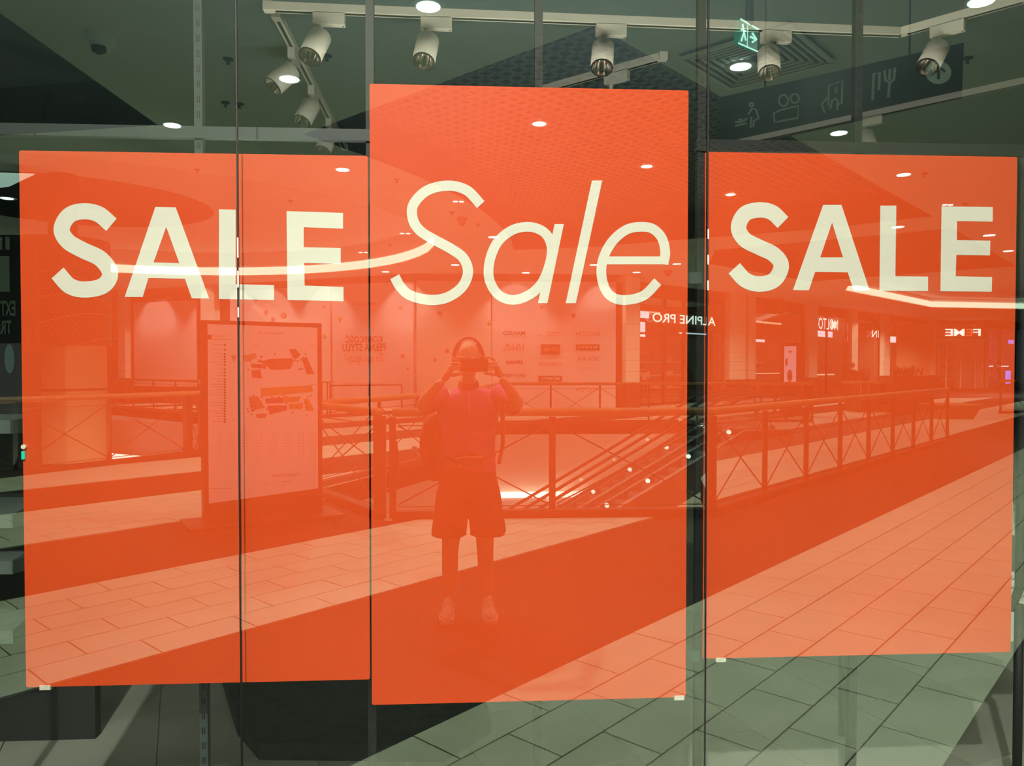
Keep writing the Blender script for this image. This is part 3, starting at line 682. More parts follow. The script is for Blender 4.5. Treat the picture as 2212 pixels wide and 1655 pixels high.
ex([[(1619, 79), (1631, 85)], [(1624, 71), (1633, 86), (1623, 92)]], 'arrow', 4.5)
ex([[(1603, 52), (1606, 70), (1600, 90)], [(1606, 70), (1610, 88)], [(1599, 64), (1611, 68)]], 'running_figure', 3.5)
ex([[(1614.5, 53), (1613, 100)]], 'divider', 1.5)
ex([[(1593, 93), (1636, 112)], [(1598, 41), (1638, 64)]], 'lit_edge', 3.5)
mb = MB(); mb.tube([c5[0].lerp(c5[1], .5), Vector((c5[0].lerp(c5[1], .5).x, c5[0].lerp(c5[1], .5).y, ZC))], .03, 8); mb.build('mount', STEEL, es)
# slot light panel at far upper left (bright shop light seen on ceiling)
lp = [onz(*p, ZC - .01) for p in ((-40, 372), (75, 376), (20, 402), (-40, 410))]
mb = MB(); mb.prism([(p.x, p.y) for p in lp], ZC - .02, ZC - .004); mb.build('ceiling_light_panel', mat('dim panel', (1, 1, 1), .5, emit=(.9, 1, .95), estr=1.3), label='angular pale ceiling light panel at the left edge above the poster', cat='ceiling light')

# ================================================================== BALUSTRADES
HR = 1.12
def lerp2(a, b, f): return (a[0] + (b[0] - a[0]) * f, a[1] + (b[1] - a[1]) * f)
def balustrade(pts, bay, label, post_w=.07, cross=True, glass=False, tube=.045, rail=WOOD, segs=None):
    root = thing('balustrade', (pts[0][0], pts[0][1], 0), label, 'balustrade')
    mb = MB(); mb.tube([(p[0], p[1], HR) for p in pts], tube, 12); mb.build('handrail', rail, root, True)
    mb = MB()
    for a, b in zip(pts[:-1], pts[1:]): mb.bar((a[0], a[1], .03), (b[0], b[1], .03), .12, .10)
    mb.build('kerb', STEEL, root)
    first = True
    for a, b in zip(pts[:-1], pts[1:]):
        L = math.dist(a, b); n = max(1, round(L / bay))
        for k in range(n + 1):
            if k == 0 and not first: continue
            p = lerp2(a, b, k / n); mb = MB(); mb.bar((p[0], p[1], 0), (p[0], p[1], HR - .05), post_w, post_w * .45 if post_w > .05 else post_w)
            mb.build('post', STEEL, root)
        first = False
        for k in range(n):
            p, q_ = lerp2(a, b, (k + .03) / n), lerp2(a, b, (k + .97) / n)
            if cross:
                for (z0, z1) in ((.14, .98), (.98, .14)):
                    mb = MB(); mb.tube([(p[0], p[1], z0), (q_[0], q_[1], z1)], .008 if L / n > 1.2 else .007, 6); mb.build('cross_rod', STEEL, root)
            for z in (.98, .12):
                mb = MB(); mb.tube([(p[0], p[1], z), (q_[0], q_[1], z)], .006, 6); mb.build('wire', STEEL, root)
            if glass:
                mb = MB(); mb.bar((p[0], p[1], .56), (q_[0], q_[1], .56), .008, .84); mb.build('glass_panel', clear_mat('balustrade glass', .10, (.9, .9, .85)), root)
    return root
balustrade([(-.79, 5.78), (.90, 5.78), (2.62, 5.76)], 1.75, 'balustrade facing the window along the front of the atrium, behind the photographer')
balustrade([(2.66, 5.80), (10.2, 13.42)], 1.34, 'long diagonal balustrade with glass panels running off to the right', glass=True, post_w=.06)
balustrade([(-.93, 5.80), (-2.0, 7.60)], 2.1, 'short balustrade from the atrium corner back to the directory stand')
balustrade([(-2.05, 7.8), (-.62, 10.85), (.22, 15.0), (.84, 19.3)], 1.9, 'balustrade on the far side of the bridge beyond the directory stand', post_w=.05)
balustrade([(-9.70, 4.37), (-5.07, 11.73), (-4.9, 12.0)], 1.45, 'balustrade in front of the big round column at the left')
balustrade([(.95, 19.42), (6.6, 19.42), (10.0, 19.42)], 1.4, 'distant balustrade along the far gallery edge in front of the logo wall', post_w=.05)
balustrade([(-4.9, 12.2), (-9.0, 24.0), (-14.0, 29.0)], 1.9, 'distant balustrade right of the big column', post_w=.05)
balustrade([(18.2, 22.9), (27.0, 27.0)], 1.6, 'distant balustrade at the far right beside the tub planter', post_w=.05)
# curved double end post with ladder rungs at the atrium corner
for (x, y, lb) in ((-.93, 5.82, 'bowed steel corner post with small rungs at the atrium corner'), (-5.05, 11.85, 'bowed steel corner post with small rungs left of the directory stand')):
    rt = thing('corner_post', (x, y, 0), lb, 'post')
    mb = MB(); mb.bar((x, y, 0), (x, y, HR - .04), .13, .06); mb.build('post', STEEL, rt)
    mb = MB(); mb.tube([(p.x, p.y, p.z) for p in cat_rom([(x + .10, y, .05), (x + .17, y, .35), (x + .19, y, .6), (x + .16, y, .85), (x + .08, y, 1.06)], 4)], .012, 6); mb.build('bowed_bar', STEEL, rt)
    for z in (.3, .5, .7):
        mb = MB(); mb.tube([(x + .06, y, z), (x + .18, y, z)], .006, 6); mb.build('rung', CHROME, rt)

# ================================================================== LOWER LEVEL seen through the atrium
mb = MB(); mb.box((-45, 3, -5.1), (50, 60, -5.0)); mb.build('floor_lower', mat('lower floor', (.45, .38, .32), .5), kind='structure')
mb = MB(); mb.box((-1.0, 21.4, -5.0), (16, 21.6, -.33)); mb.build('wall_lower_front', LOWWALL, kind='structure')
mb = MB(); mb.add([(-22, 33, -5), (-5.5, 21.4, -5), (-5.5, 21.4, -.33), (-22, 33, -.33), (-22, 33.2, -5), (-5.5, 21.6, -5), (-5.5, 21.6, -.33), (-22, 33.2, -.33)], [(0, 1, 2, 3), (4, 7, 6, 5), (0, 4, 5, 1), (3, 2, 6, 7)]); mb.build('wall_lower_left', LOWWALL, kind='structure')
mb = MB(); mb.box((-5.6, 21.4, -5.0), (-1.0, 21.6, -.33)); mb.build('wall_lower_middle', LOWWALL, kind='structure')
mb = MB(); mb.box((-14, 5.6, -5.0), (-9.6, 6.0, -.33)); mb.build('wall_lower_side', LOWWALL, kind='structure')
a_, b_ = ony(1080, 1064, 21.3), ony(1297, 1072, 21.3)
ls = thing('lower_shop_front', ((a_.x + b_.x) / 2, 21.3, -5), 'lit lower-level shop front seen through the atrium railing', 'shop front')
mb = MB(); mb.box((a_.x - 1.2, 21.15, b_.z), (b_.x, 21.38, a_.z)); mb.build('light_strip', mat('lower strip', (1, 1, 1), .5, emit=(1, .95, .88), estr=6), ls)
mb = MB(); mb.box((a_.x - 1, 21.2, b_.z - .42), (b_.x, 21.38, b_.z)); mb.build('fascia', PLASTER, ls)
mb = MB(); mb.box((a_.x - .6, 21.1, -4.9), (b_.x + .5, 21.38, b_.z - .42)); mb.build('opening', STORE, ls)
for k in range(6):
    xx = a_.x - .3 + k * .7; mb = MB(); mb.box((xx, 21.0, -4.9), (xx + .35, 21.1, -4.0 - .05 * (k % 3))); mb.build('door_leaf', mat('dark red door', (.2, .07, .05), .5), ls)
c_ = ony(300, 992, 21)
ls2 = thing('lower_light_strip', (c_.x, 21, c_.z), 'slanting lit strip on the lower level between column and directory', 'light strip')
mb = MB(); mb.bar(ony(228, 984, 25), ony(350, 996, 21.5), .3, .14); mb.build('tube', LIT, ls2)
mb = MB(); mb.bar(ony(240, 1004, 20), ony(280, 1001, 19.2), .2, .07); mb.build('tube', LITB, ls2)
# ================================================================== ESCALATORS
def escalator(y0, label, x_top=6.35, wdt=1.0):
    root = thing('escalator', (x_top, y0 + wdt / 2, 0), label, 'escalator', 'pair of escalators in the atrium')
    sl = math.tan(R(30.5)); xb = x_top - 4.9 / sl
    for yy in (y0, y0 + wdt):
        # truss skirt
        mb = MB(); prof = [(xb - .2, -5.0), (xb - .2, -4.75), (x_top - .1, .12), (x_top + 1.0, .12), (x_top + 1.0, -.35), (x_top, -.55), (xb + 1.0, -5.0)]
        v0 = [(p[0], yy - .05, p[1]) for p in prof] + [(p[0], yy + .05, p[1]) for p in prof]; n = len(prof)
        mb.add(v0, [tuple(range(n)), tuple(range(2 * n - 1, n - 1, -1))] + [(i, n + i, n + (i + 1) % n, (i + 1) % n) for i in range(n)]); mb.build('skirt', mat('escalator skirt', (.10, .06, .05), .35, .4), root)
        mb = MB(); gp_ = [(xb, -4.75), (xb, -3.95), (x_top - .2, .86), (x_top + 1.2, .95), (x_top + 1.35, .6), (x_top + 1.2, .12), (x_top - .1, .12)]; n = len(gp_)
        mb.add([(p[0], yy, p[1]) for p in gp_], [tuple(range(n))]); mb.build('glass_balustrade', clear_mat('escalator glass', .16, (.95, .9, .85)), root)
        mb = MB(); mb.tube([(p.x, yy, p.z) for p in cat_rom([(xb - .3, yy, -4.2), (xb, yy, -3.92), (x_top - 3, yy, .90 - 2.85 * sl), (x_top - .6, yy, .66), (x_top + .1, yy, .93), (x_top + 1.0, yy, .98), (x_top + 1.35, yy, .85), (x_top + 1.42, yy, .6), (x_top + 1.25, yy, .3)], 6)], .04, 8)
        mb.build('handrail', mat('escalator handrail', (.03, .02, .02), .35), root, True)
        mb = MB(); mb.tube([(xb, yy - .06, -4.72), (x_top - .1, yy - .06, .16), (x_top + 1.0, yy - .06, .16)], .03, 8); mb.build('trim_rail', CHROME, root)
    for k in range(26):
        f = k / 26; xs = xb + f * (x_top - xb); zs_ = -4.95 + f * 4.95
        mb = MB(); mb.box((xs, y0 + .08, zs_ - .02), (xs + .32, y0 + wdt - .08, zs_ + .17)); mb.build('step', mat('escalator step', (.3, .3, .3), .4, .6), root)
    for k in range(9):
        f = (k + .5) / 9; xs = xb + f * (x_top - xb); zs_ = -4.75 + f * 4.9
        mb = MB(); mb.lathe((xs, y0 - .07, zs_ + .25), [(0, 0), (.05, 0), (.05, .03), (0, .03)], 10, (0, 1, 0)); mb.build('skirt_lamp', LIT, root)
escalator(14.7, 'nearer escalator rising to the right inside the atrium')
escalator(16.6, 'farther escalator rising to the right inside the atrium')

# ================================================================== ROUND COLUMN
cp = ony(143, 900, 15.5)
cl = thing('round_column', (cp.x, cp.y, -5), 'big round column with a dark perforated drum round its upper half, at the left', 'column')
rr = .83
mb = MB(); mb.lathe((cp.x, cp.y, 0), [(rr, -5), (rr, ony(143, 745, 14.7).z)], 48); mb.build('shaft', mat('column ochre plaster', (.58, .40, .24), .7, noise=.05, nscale=1), cl, True)
for z in (ony(143, 843, 14.7).z, ony(143, 1006, 14.7).z):
    mb = MB(); mb.lathe((cp.x, cp.y, z), [(rr + .012, -.03), (rr + .012, .03)], 48); mb.build('joint_ring', STEEL, cl, True)
za, zb = ony(143, 745, 14.7).z, ony(143, 508, 14.7).z
mb = MB(); mb.lathe((cp.x, cp.y, 0), [(rr, za), (rr + .1, za), (rr + .1, zb), (.2, zb + .02)], 48); mb.build('drum', mat('dark perforated drum', (.065, .03, .018), .5), cl, False)
mb = MB()
for i in range(22):
    for j in range(46):
        a = 2 * math.pi * (j + .5 * (i % 2)) / 46; zz = za + .25 + i * .072
        if math.sin(a) > .25: continue
        c = Vector((cp.x + (rr + .102) * math.cos(a), cp.y + (rr + .102) * math.sin(a), zz)); u = Vector((-math.sin(a), math.cos(a), 0))
        mb.add([c + u * .035, c + Vector((0, 0, .022)), c - u * .035, c - Vector((0, 0, .022))], [(0, 1, 2, 3)])
mb.build('perforation', mat('perforation glow', (.22, .11, .06), .6), cl, kind='stuff')  # lighter brown diamonds laid over the dark drum
mb = MB(); mb.lathe((cp.x - .02, cp.y, 0), [(.30, zb), (.30, ZR)], 32); mb.build('neck', mat('dark maroon', (.035, .012, .01), .6), cl, True)
for sg in (-1, 1):
    c = Vector((cp.x - .02 + sg * .40, cp.y - .05, ony(143, 395, 15).z)); mb = MB(); mb.obox(c, (1, 0, 0), (0, 1, 0), (0, 0, 1), .26, .06, .05); mb.build('bracket', STEEL, cl)
for i, zz in enumerate((2.1, 2.62, 3.02, 3.48)):
    mb = MB(); pts = []
    for k in range(60):
        a = R(180 + 6 * k * .52); pts.append((cp.x + (rr + .28) * math.cos(a), cp.y + (rr + .28) * math.sin(a), zz + .14 * math.sin(a * 2.3 + i)))
    mb.tube(pts, .009, 5); mb.build('wavy_wire', mat('wire copper', (.5, .22, .1), .5), cl)

# ================================================================== HOARDING WALL AND STORE FRONTS
HT = 4.78
def wall_seg(name, a, b, z0, z1, m, th=.15, parent=None, **kw):
    mb = MB(); d = Vector((b[0] - a[0], b[1] - a[1], 0)).normalized(); nn = Vector((-d.y, d.x, 0))
    if nn.y < 0: nn = -nn
    A, B = Vector((a[0], a[1], 0)), Vector((b[0], b[1], 0)); P = [A, B, B + nn * th, A + nn * th]
    mb.prism([(p.x, p.y) for p in P], z0, z1); return mb.build(name, m, parent, **kw)
KX = ony(898, 600, 26.2).x
pA, pB, pC = (KX, 26.2), (ony(1330, 800, 26.2).x, 26.2), (-9.9, 30.4)
pD = (-17.5, 34.4)
wall_seg('wall_header_logo', pA, pB, HT, ZC, BROWN, .3, kind='structure'); wall_seg('wall_header_left', pC, pA, HT, ZC, BROWN, .3, kind='structure'); wall_seg('wall_header_far_left', pD, pC, HT, ZC, BROWN, .3, kind='structure')
hw = thing('hoarding_wall', (pA[0], 26.2, 0), 'pink printed hoarding wall beyond the atrium with slogans and shop logos', 'hoarding')
def split(a, b, fr_): return [lerp2(a, b, f) for f in fr_]
sp = split(pA, pB, (0, .375, 1)); wall_seg('panel', (sp[0][0] + .02, 26.2), (sp[1][0] - .02, 26.2), 0, HT, HOARD2, parent=hw); wall_seg('panel', (sp[1][0] + .02, 26.2), (sp[2][0], 26.2), 0, HT, HOARD, parent=hw)
sp = split(pA, pC, (0.012, .42, .43, 1.0))
wall_seg('panel', sp[1], sp[0], 0, HT, HOARD, parent=hw); wall_seg('panel', sp[3], sp[2], 0, HT, HOARD, parent=hw)
wall_seg('backing', (pD[0], pD[1] + .2), (pC[0], pC[1] + .2), 0, HT, BROWN, parent=hw)
def hitseg(px, a, b):          # plan point on wall line a-b under image column px
    d = ray(px, 790); ex, ey = b[0] - a[0], b[1] - a[1]; den = d.x * ey - d.y * ex
    t_ = ((a[0] - EYE.x) * ey - (a[1] - EYE.y) * ex) / den; return (EYE.x + d.x * t_, EYE.y + d.y * t_)
def pix(px, py, a, b):         # point on that wall
    p = hitseg(px, a, b); d = ray(px, py); t_ = (p[1] - EYE.y) / d.y; return EYE + d * t_
q0, q1 = hitseg(292, pC, pD), hitseg(424, pC, pD)
wall_seg('panel', (q0[0], q0[1] - .1), (q1[0], q1[1] - .1), .75, 4.45, HOARD, .1, parent=hw)
def wtext(s, px0, px1, py0, py1, a, b, m, parent, **kw):
    p0, p1 = pix(px0, (py0 + py1) / 2, a, b), pix(px1, (py0 + py1) / 2, a, b); zt_, zb_ = pix((px0 + px1) / 2, py0, a, b).z, pix((px0 + px1) / 2, py1, a, b).z
    c = (p0 + p1) / 2; c.z = (zt_ + zb_) / 2
    return text_on('lettering', s, c, ((p0 - p1).x, (p0 - p1).y), m, parent, zt_ - zb_, (p0 - p1).length, off=kw.pop('off', .02), **kw)
wtext('MAGNOLIA', 762, 812, 653, 661, pA, pC, INKR, hw)
wtext('KOBIECOŚĆ', 747, 827, 722, 740, pA, pC, INK, hw, bold=.02)
wtext('PEŁNA STYLU', 741, 834, 742, 759, pA, pC, INK, hw, bold=.02)
wtext('To nas łączy!', 746, 829, 764, 788, pA, pC, INKR, hw, shear=.35)
wtext('Zapraszamy do naszych sklepów.', 737, 840, 826, 834, pA, pC, INKR, hw)
wtext('MANGO', 1087, 1134, 715, 724, pA, pB, INK, hw, bold=.01)
wtext('ULLA', 1090, 1132, 742, 750, pA, pB, INKR, hw); wtext('POPKEN', 1088, 1131, 751, 758, pA, pB, INKR, hw)
wtext('sinsay', 1092, 1129, 777, 789, pA, pB, INK, hw, bold=.02)
wtext('GERRY WEBER', 1085, 1136, 808, 815, pA, pB, INK, hw, bold=.01)
def plate(px0, px1, py0, py1, s, tcol, m=BROWN, parent=hw, a=pA, b=pB, tp=.22):
    A, B = pix(px0, py0, a, b), pix(px1, py1, a, b); mb = MB(); mb.box((A.x, A.y - .03, B.z), (B.x, A.y - .002, A.z)); mb.build('plate', m, parent)
    h = (py1 - py0); wtext(s, px0 + 6, px1 - 6, py0 + h * tp, py1 - h * tp, a, b, tcol, parent, off=.045, bold=.01)
plate(1168, 1209, 744, 766, 'FEME', mat('plate print', (.6, .25, .15), .6), tp=.34)
plate(1244, 1295, 744, 757, 'by o la la..!', CREAM)
plate(1163, 1214, 812, 824, 'MOHITO', CREAM)
wtext('BIALCON', 1244, 1295, 716, 726, pA, pB, INKR, hw); wtext('SOLAR', 1247, 1293, 771, 779, pA, pB, INKR, hw); wtext('KAMELEON', 1164, 1214, 782, 790, pA, pB, INKR, hw)
wtext('UNISONO', 1250, 1288, 793, 800, pA, pB, mat('faint print', (.6, .35, .3), .6), hw); wtext('MOLTON', 1244, 1295, 837, 846, pA, pB, INKR, hw)
wtext('CAMINANDO', 1180, 1214, 717, 721, pA, pB, INKR, hw); wtext('WITHOUT LINE', 1163, 1200, 723, 728, pA, pB, INKR, hw)
rb = random.Random(3)
for (px, py, a, b) in ((701, 662, pA, pC), (734, 688, pA, pC), (866, 663, pA, pC), (870, 769, pA, pC), (881, 797, pA, pC), (702, 725, pA, pC), (949, 677, pA, pB), (940, 778, pA, pB), (1058, 696, pA, pB), (1170, 664, pA, pB), (1239, 682, pA, pB), (966, 758, pA, pB),
        (330, 692, pC, pD), (362, 730, pC, pD), (393, 730, pC, pD), (315, 748, pC, pD), (575, 675, pA, pC), (590, 690, pA, pC), (612, 682, pA, pC)):
    c = pix(px, py, a, b); u = Vector((b[0] - a[0], b[1] - a[1], 0)).normalized(); rd = rb.uniform(.05, .11) * (1.6 if px < 640 else 1); n = 7
    nr = Vector((u.y, -u.x, 0)); nr = nr if nr.y < 0 else -nr
    mb = MB(); pts = [c + nr * .02 + u * math.cos(2 * math.pi * k / n) * rd * rb.uniform(.6, 1.1) + Vector((0, 0, math.sin(2 * math.pi * k / n) * rd * rb.uniform(.6, 1.1))) for k in range(n)]
    mb.add(pts + [p - nr * .012 for p in pts], [tuple(range(n)), tuple(range(2 * n - 1, n - 1, -1))] + [(i, n + i, n + (i + 1) % n, (i + 1) % n) for i in range(n)]); mb.build('printed_blossom', mat('blossom print', (.42, .14, .10), .7) if rb.random() < .7 else mat('yellow blossom', (.75, .4, .12), .7), hw)
for (px, a, b) in ((706, pA, pC), (880, pA, pC), (1112, pA, pB), (590, pA, pC), (1300, pA, pB), (520, pA, pC), (461, pA, pC), (345, pC, pD)):  # the washer at the left pilaster is added to brighten it
    p = hitseg(px, a, b); u = Vector((b[0] - a[0], b[1] - a[1], 0)).normalized(); nr = Vector((u.y, -u.x, 0)); nr = nr if nr.y < 0 else -nr
    L = Vector((p[0], p[1], 4.95)) + nr * .55
    o = add_light('SPOT', 'wall_washer', L, 480 if px != 1300 else 150, (1, .96, .92), spot_size=R(100), spot_blend=.7, shadow_soft_size=.06)
    tgt = Vector((-nr.x * .3, nr.y * .3, -1)); o.rotation_euler = tgt.to_track_quat('-Z', 'Y').to_euler()
# pilasters
def pilaster(px0, px1, a, b, label, proud=.25, zb=0.0, group='cream pilasters between the shop fronts'):
    p0, p1 = hitseg(px0, a, b), hitseg(px1, a, b); rt = thing('pilaster', (p0[0], p0[1], 0), label, 'pilaster', group)
    d = Vector((p1[0] - p0[0], p1[1] - p0[1], 0)); nn = Vector((-d.y, d.x, 0)).normalized(); nn = nn if nn.y > 0 else -nn; f = -nn * proud
    z = 1.0
    for k, h in enumerate((.42, .42, .42, .95, 1.84)):
        mb = MB(); mb.prism([(p0[0] + f.x, p0[1] + f.y), (p1[0] + f.x, p1[1] + f.y), (p1[0], p1[1]), (p0[0], p0[1])], z + .006, min(z + h - .006, ZC)); mb.build('stone', CREAM, rt); z += h
    mb = MB(); f *= 1.15; mb.prism([(p0[0] + f.x, p0[1] + f.y), (p1[0] + f.x, p1[1] + f.y), (p1[0], p1[1]), (p0[0], p0[1])], 0, 1.0); mb.build('plinth', BROWN, rt)
pilaster(1344, 1374, (5.5, 26.2), (9, 27.5), 'cream pilaster at the right end of the logo wall')
pilaster(446, 476, pC, pA, 'cream pilaster on the hoarding wall above the directory', .3); pilaster(268, 283, pC, pD, 'narrow cream pilaster right of the column', .3)
pilaster(54, 66, (-19, 33), (-10, 33.0), 'cream pilaster left of the column', .1)
# right shop row: plan line from ceiling line
W = [onz(1342, 604, ZC), onz(1566, 632, ZC), onz(1750, 659, ZC), onz(1916, 681, ZC), onz(2012, 692, ZC), onz(2135, 692, ZC), onz(2250, 700, ZC)]
W = [(p.x, p.y) for p in W]
def store(px0, px1, a, b, label, hdr=.45, mull=(), pane=True, depth=2.4, tint=STORE, frame=STEEL):
    p0, p1 = hitseg(px0, a, b), hitseg(px1, a, b); rt = thing('shop_front', ((p0[0] + p1[0]) / 2, (p0[1] + p1[1]) / 2, 0), label, 'shop front')
    d = Vector((p1[0] - p0[0], p1[1] - p0[1], 0)); nn = Vector((-d.y, d.x, 0)).normalized(); nn = nn if nn.y > 0 else -nn
    P = lambda f, o_: (p0[0] + d.x * f + nn.x * o_, p0[1] + d.y * f + nn.y * o_)
    mb = MB(); mb.prism([P(0, 0), P(1, 0), P(1, .3), P(0, .3)], ZC - hdr, ZC); mb.build('fascia', BROWN, rt)
    mb = MB(); mb.prism([P(0, depth), P(1, depth), P(1, depth + .1), P(0, depth + .1)], 0, ZC - .2); mb.build('back_wall', tint, rt)
    for f in (0, 1):
        mb = MB(); e = .03 * (1 if f == 0 else -1); mb.prism([P(f, 0), P(f + e, 0), P(f + e, depth), P(f, depth)], 0, ZC - hdr); mb.build('side_wall', tint, rt)
    mb = MB(); mb.prism([P(0, .3), P(1, .3), P(1, depth), P(0, depth)], ZC - hdr - .02, ZC - hdr); mb.build('soffit', PLASTER, rt)
    for f in mull:
        mb = MB(); mb.prism([P(f - .012, -.02), P(f + .012, -.02), P(f + .012, .08), P(f - .012, .08)], 0, ZC - hdr); mb.build('mullion', frame, rt)
    if pane:
        mb = MB(); mb.prism([P(0, .05), P(1, .05), P(1, .06), P(0, .06)], .1, ZC - hdr); mb.build('glass', clear_mat('store glass', .08), rt)
    rt_fn = P
    for k in range(3):
        z = .6 + k * .6; mb = MB(); mb.prism([P(.1, depth - .4), P(.9, depth - .4), P(.9, depth), P(.1, depth)], z, z + .04); sh_ = mb.build('shelf', CREAM, rt)
        for j in range(5):
            f = .14 + j * .15; mb = MB(); hh = rb.uniform(.15, .35); mb.prism([P(f, depth - .35), P(f + .07, depth - .35), P(f + .07, depth - .1), P(f, depth - .1)], z + .04, z + .04 + hh); mb.build('folded_goods', [HOARD, STORE, INKR, GREYM][rb.randrange(4)], sh_)
    return rt, P
def strip_light(rt, P, f0, f1, o_, z, h, m, nm='light_strip'):
    mb = MB(); mb.prism([P(f0, o_), P(f1, o_), P(f1, o_ + .03), P(f0, o_ + .03)], z, z + h); mb.build(nm, m, rt)
ORW = mat('warm store wall', (.30, .17, .10), .7, noise=.15, nscale=1)
WARMS = mat('warm strip', (1, 1, 1), .5, emit=(1, .85, .6), estr=1.6)
a, b = W[0], W[1]
s1, P = store(1376, 1568, a, b, 'sports shop front with lit ALPINE PRO letters over the entrance', .55, (.28, .5, .82), tint=ORW)
strip_light(s1, P, .05, .95, 1.5, 4.0, .07, WARMS); strip_light(s1, P, .62, .95, .8, 3.1, .06, LITB); strip_light(s1, P, 0.0, .16, .4, 3.05, .42, LITB, 'lit_sign'); strip_light(s1, P, .13, .22, .5, 3.65, .28, LITB, 'lit_sign'); strip_light(s1, P, 0, .16, .4, 2.86, .1, LIT, 'lit_sign')
mb = MB(); mb.prism([P(.24, -.03), P(.95, -.03), P(.95, .02), P(.24, .02)], 3.2, 4.0); mb.build('sign_board', mat('sign brown', (.10, .045, .03), .6), s1)
wtext('ALPINE PRO', 1404, 1540, 681, 700, a, b, LIT, s1, off=.12, bold=.01)
p_ = pix(1570, 745, a, b)
for i, chs in enumerate('ALPINE PRO'):
    if chs != ' ': text_on('lettering', chs, (pix(1570, 690 + i * 15, a, b).x - .25, pix(1570, 690, a, b).y - .35, pix(1570, 700 + i * 14, a, b).z), (W[0][0] - W[1][0], W[0][1] - W[1][1]), INKR, s1, .28, off=.02)
pilaster(1566, 1600, a, b, 'cream pilaster right of the sports shop, first of a pair'); pilaster(1606, 1622, W[1], W[2], 'narrow cream pilaster right of the sports shop, second of a pair')
a, b = W[1], W[2]
s2, P = store(1624, 1736, a, b, 'jewellery shop front behind the digital totem', .5, (.98,), tint=ORW)
strip_light(s2, P, .02, .98, 1.2, 3.95, .1, WARMS); strip_light(s2, P, .02, .5, .8, 2.9, .14, LITB); strip_light(s2, P, .0, .98, .15, 1.25, .04, WARMS)
plate(1618, 1664, 645, 683, 'YES', CREAM, BROWN, s2, a, b, .36)
pilaster(1738, 1756, a, b, 'cream pilaster left of the fashion shop')
a, b = W[2], W[3]
s3, P = store(1757, 1830, a, b, 'fashion shop front with pale MOLTON letters', .5, (.38,), tint=ORW)
wtext('MOLTON', 1754, 1806, 688, 712, a, b, LIT, s3, off=.1)
strip_light(s3, P, .4, .95, .8, 3.4, .35, LITB, 'lit_sign'); strip_light(s3, P, .82, .98, .6, 3.95, .4, LIT, 'lit_sign'); strip_light(s3, P, .35, .98, .7, 1.1, .08, WARMS)
pilaster(1831, 1844, a, b, 'broad cream pilaster right of the fashion shop')
s4, P = store(1845, 1896, a, b, 'dark shop front between the fashion shop and the plain wall', .5, tint=STORE)
strip_light(s4, P, .0, .25, .4, 3.75, .5, LIT, 'lit_sign'); strip_light(s4, P, .0, .25, .4, 3.2, .35, LIT, 'lit_sign')
wtext('IN', 1880, 1894, 714, 729, a, b, LIT, s4, off=.1)
pilaster(1900, 1914, a, b, 'cream pilaster left of the plain wall')
a, b = W[3], W[4]
s5, P = store(1917, 1936, a, b, 'narrow dark shop front with a small lit sign beside the plain wall', .5, tint=STORE, depth=1.0)
strip_light(s5, P, .1, .85, -.05, 3.25, .4, LITB, 'lit_sign')
wall_seg('wall_far', hitseg(1936, a, b), hitseg(2008, a, b), 0, ZC - .3, mat('ochre wall', (.62, .40, .25), .8), kind='structure'); wall_seg('wall_far_header', hitseg(1936, a, b), hitseg(2008, a, b), ZC - .3, ZC, BROWN, kind='structure')
pilaster(2008, 2021, a, b, 'cream pilaster left of the FEME shop')
a, b = W[4], W[5]
s6, P = store(2022, 2130, a, b, 'shop front with large lit FEME letters and glazed doors, far right', .25, (.2, .49, .78), frame=CREAM)
A, B = pix(2022, 706, a, b), pix(2130, 733, a, b); mb = MB(); mb.prism([P(0, -.05), P(1, -.05), P(1, .1), P(0, .1)], B.z, A.z + .1); mb.build('sign_board', BROWN, s6)
mb = MB(); mb.prism([P(0, -.08), P(1, -.08), P(1, .1), P(0, .1)], B.z - .12, B.z); mb.build('transom', CREAM, s6)
wtext('F', 2098, 2115, 711, 726, a, b, LIT, s6, off=.2, bold=.015); wtext('E', 2083, 2097, 711, 726, a, b, LITR, s6, off=.2, bold=.015); wtext('M', 2057, 2080, 711, 726, a, b, LIT, s6, off=.2, bold=.015); wtext('E', 2038, 2055, 711, 726, a, b, LIT, s6, off=.2, bold=.015)
s7, P = store(2132, 2240, W[5], W[6], 'brightly lit shop front right of the FEME shop', .6, (.25, .55), tint=HOARD)
strip_light(s7, P, .0, .2, .3, 1.6, .1, LITB); strip_light(s7, P, .3, .5, .3, 1.6, .1, LITB); strip_light(s7, P, .02, .15, .5, .2, .9, LITB, 'lit_panel'); strip_light(s7, P, .55, .7, .5, 3.4, .3, mat('blue lit', (1, 1, 1), .5, emit=(.05, .2, 1), estr=4), 'lit_sign'); strip_light(s7, P, .5, .6, .5, .3, 1.0, mat('blue lit', (1, 1, 1)), 'lit_panel')
# dark shop at the very left, mirrored lettering
lx = ony(20, 700, 13)
s8 = thing('shop_front', (lx.x - 1, 13.4, 0), 'black shop front with EXTREME and TRIC lettering at the left edge', 'shop front')
mb = MB(); mb.box((lx.x - 3, 13.4, -5), (ony(50, 700, 13).x, 13.6, ony(20, 500, 13).z)); mb.build('wall_panel', BLACK, s8)
GL = mat('grey lettering', (.22, .25, .23), .6)
def wl(s, x0, x1, y0, y1, m): 
    A, B = ony(x0, y0, 13.38), ony(x1, y1, 13.38); c = (A + B) / 2; text_on('lettering', s, c, (-1, 0), m, s8, A.z - B.z, B.x - A.x, bold=.02)
wl('EXTREME', -42, 34, 650, 682, GL); wl('TRICK', -30, 26, 692, 722, GL); wl('III', -20, 22, 512, 540, GL)
A, B = ony(-10, 553, 13.37), ony(21, 630, 13.37); mb = MB(); mb.box((A.x, 13.36, B.z), (B.x, 13.39, A.z)); mb.build('poster', GL, s8)
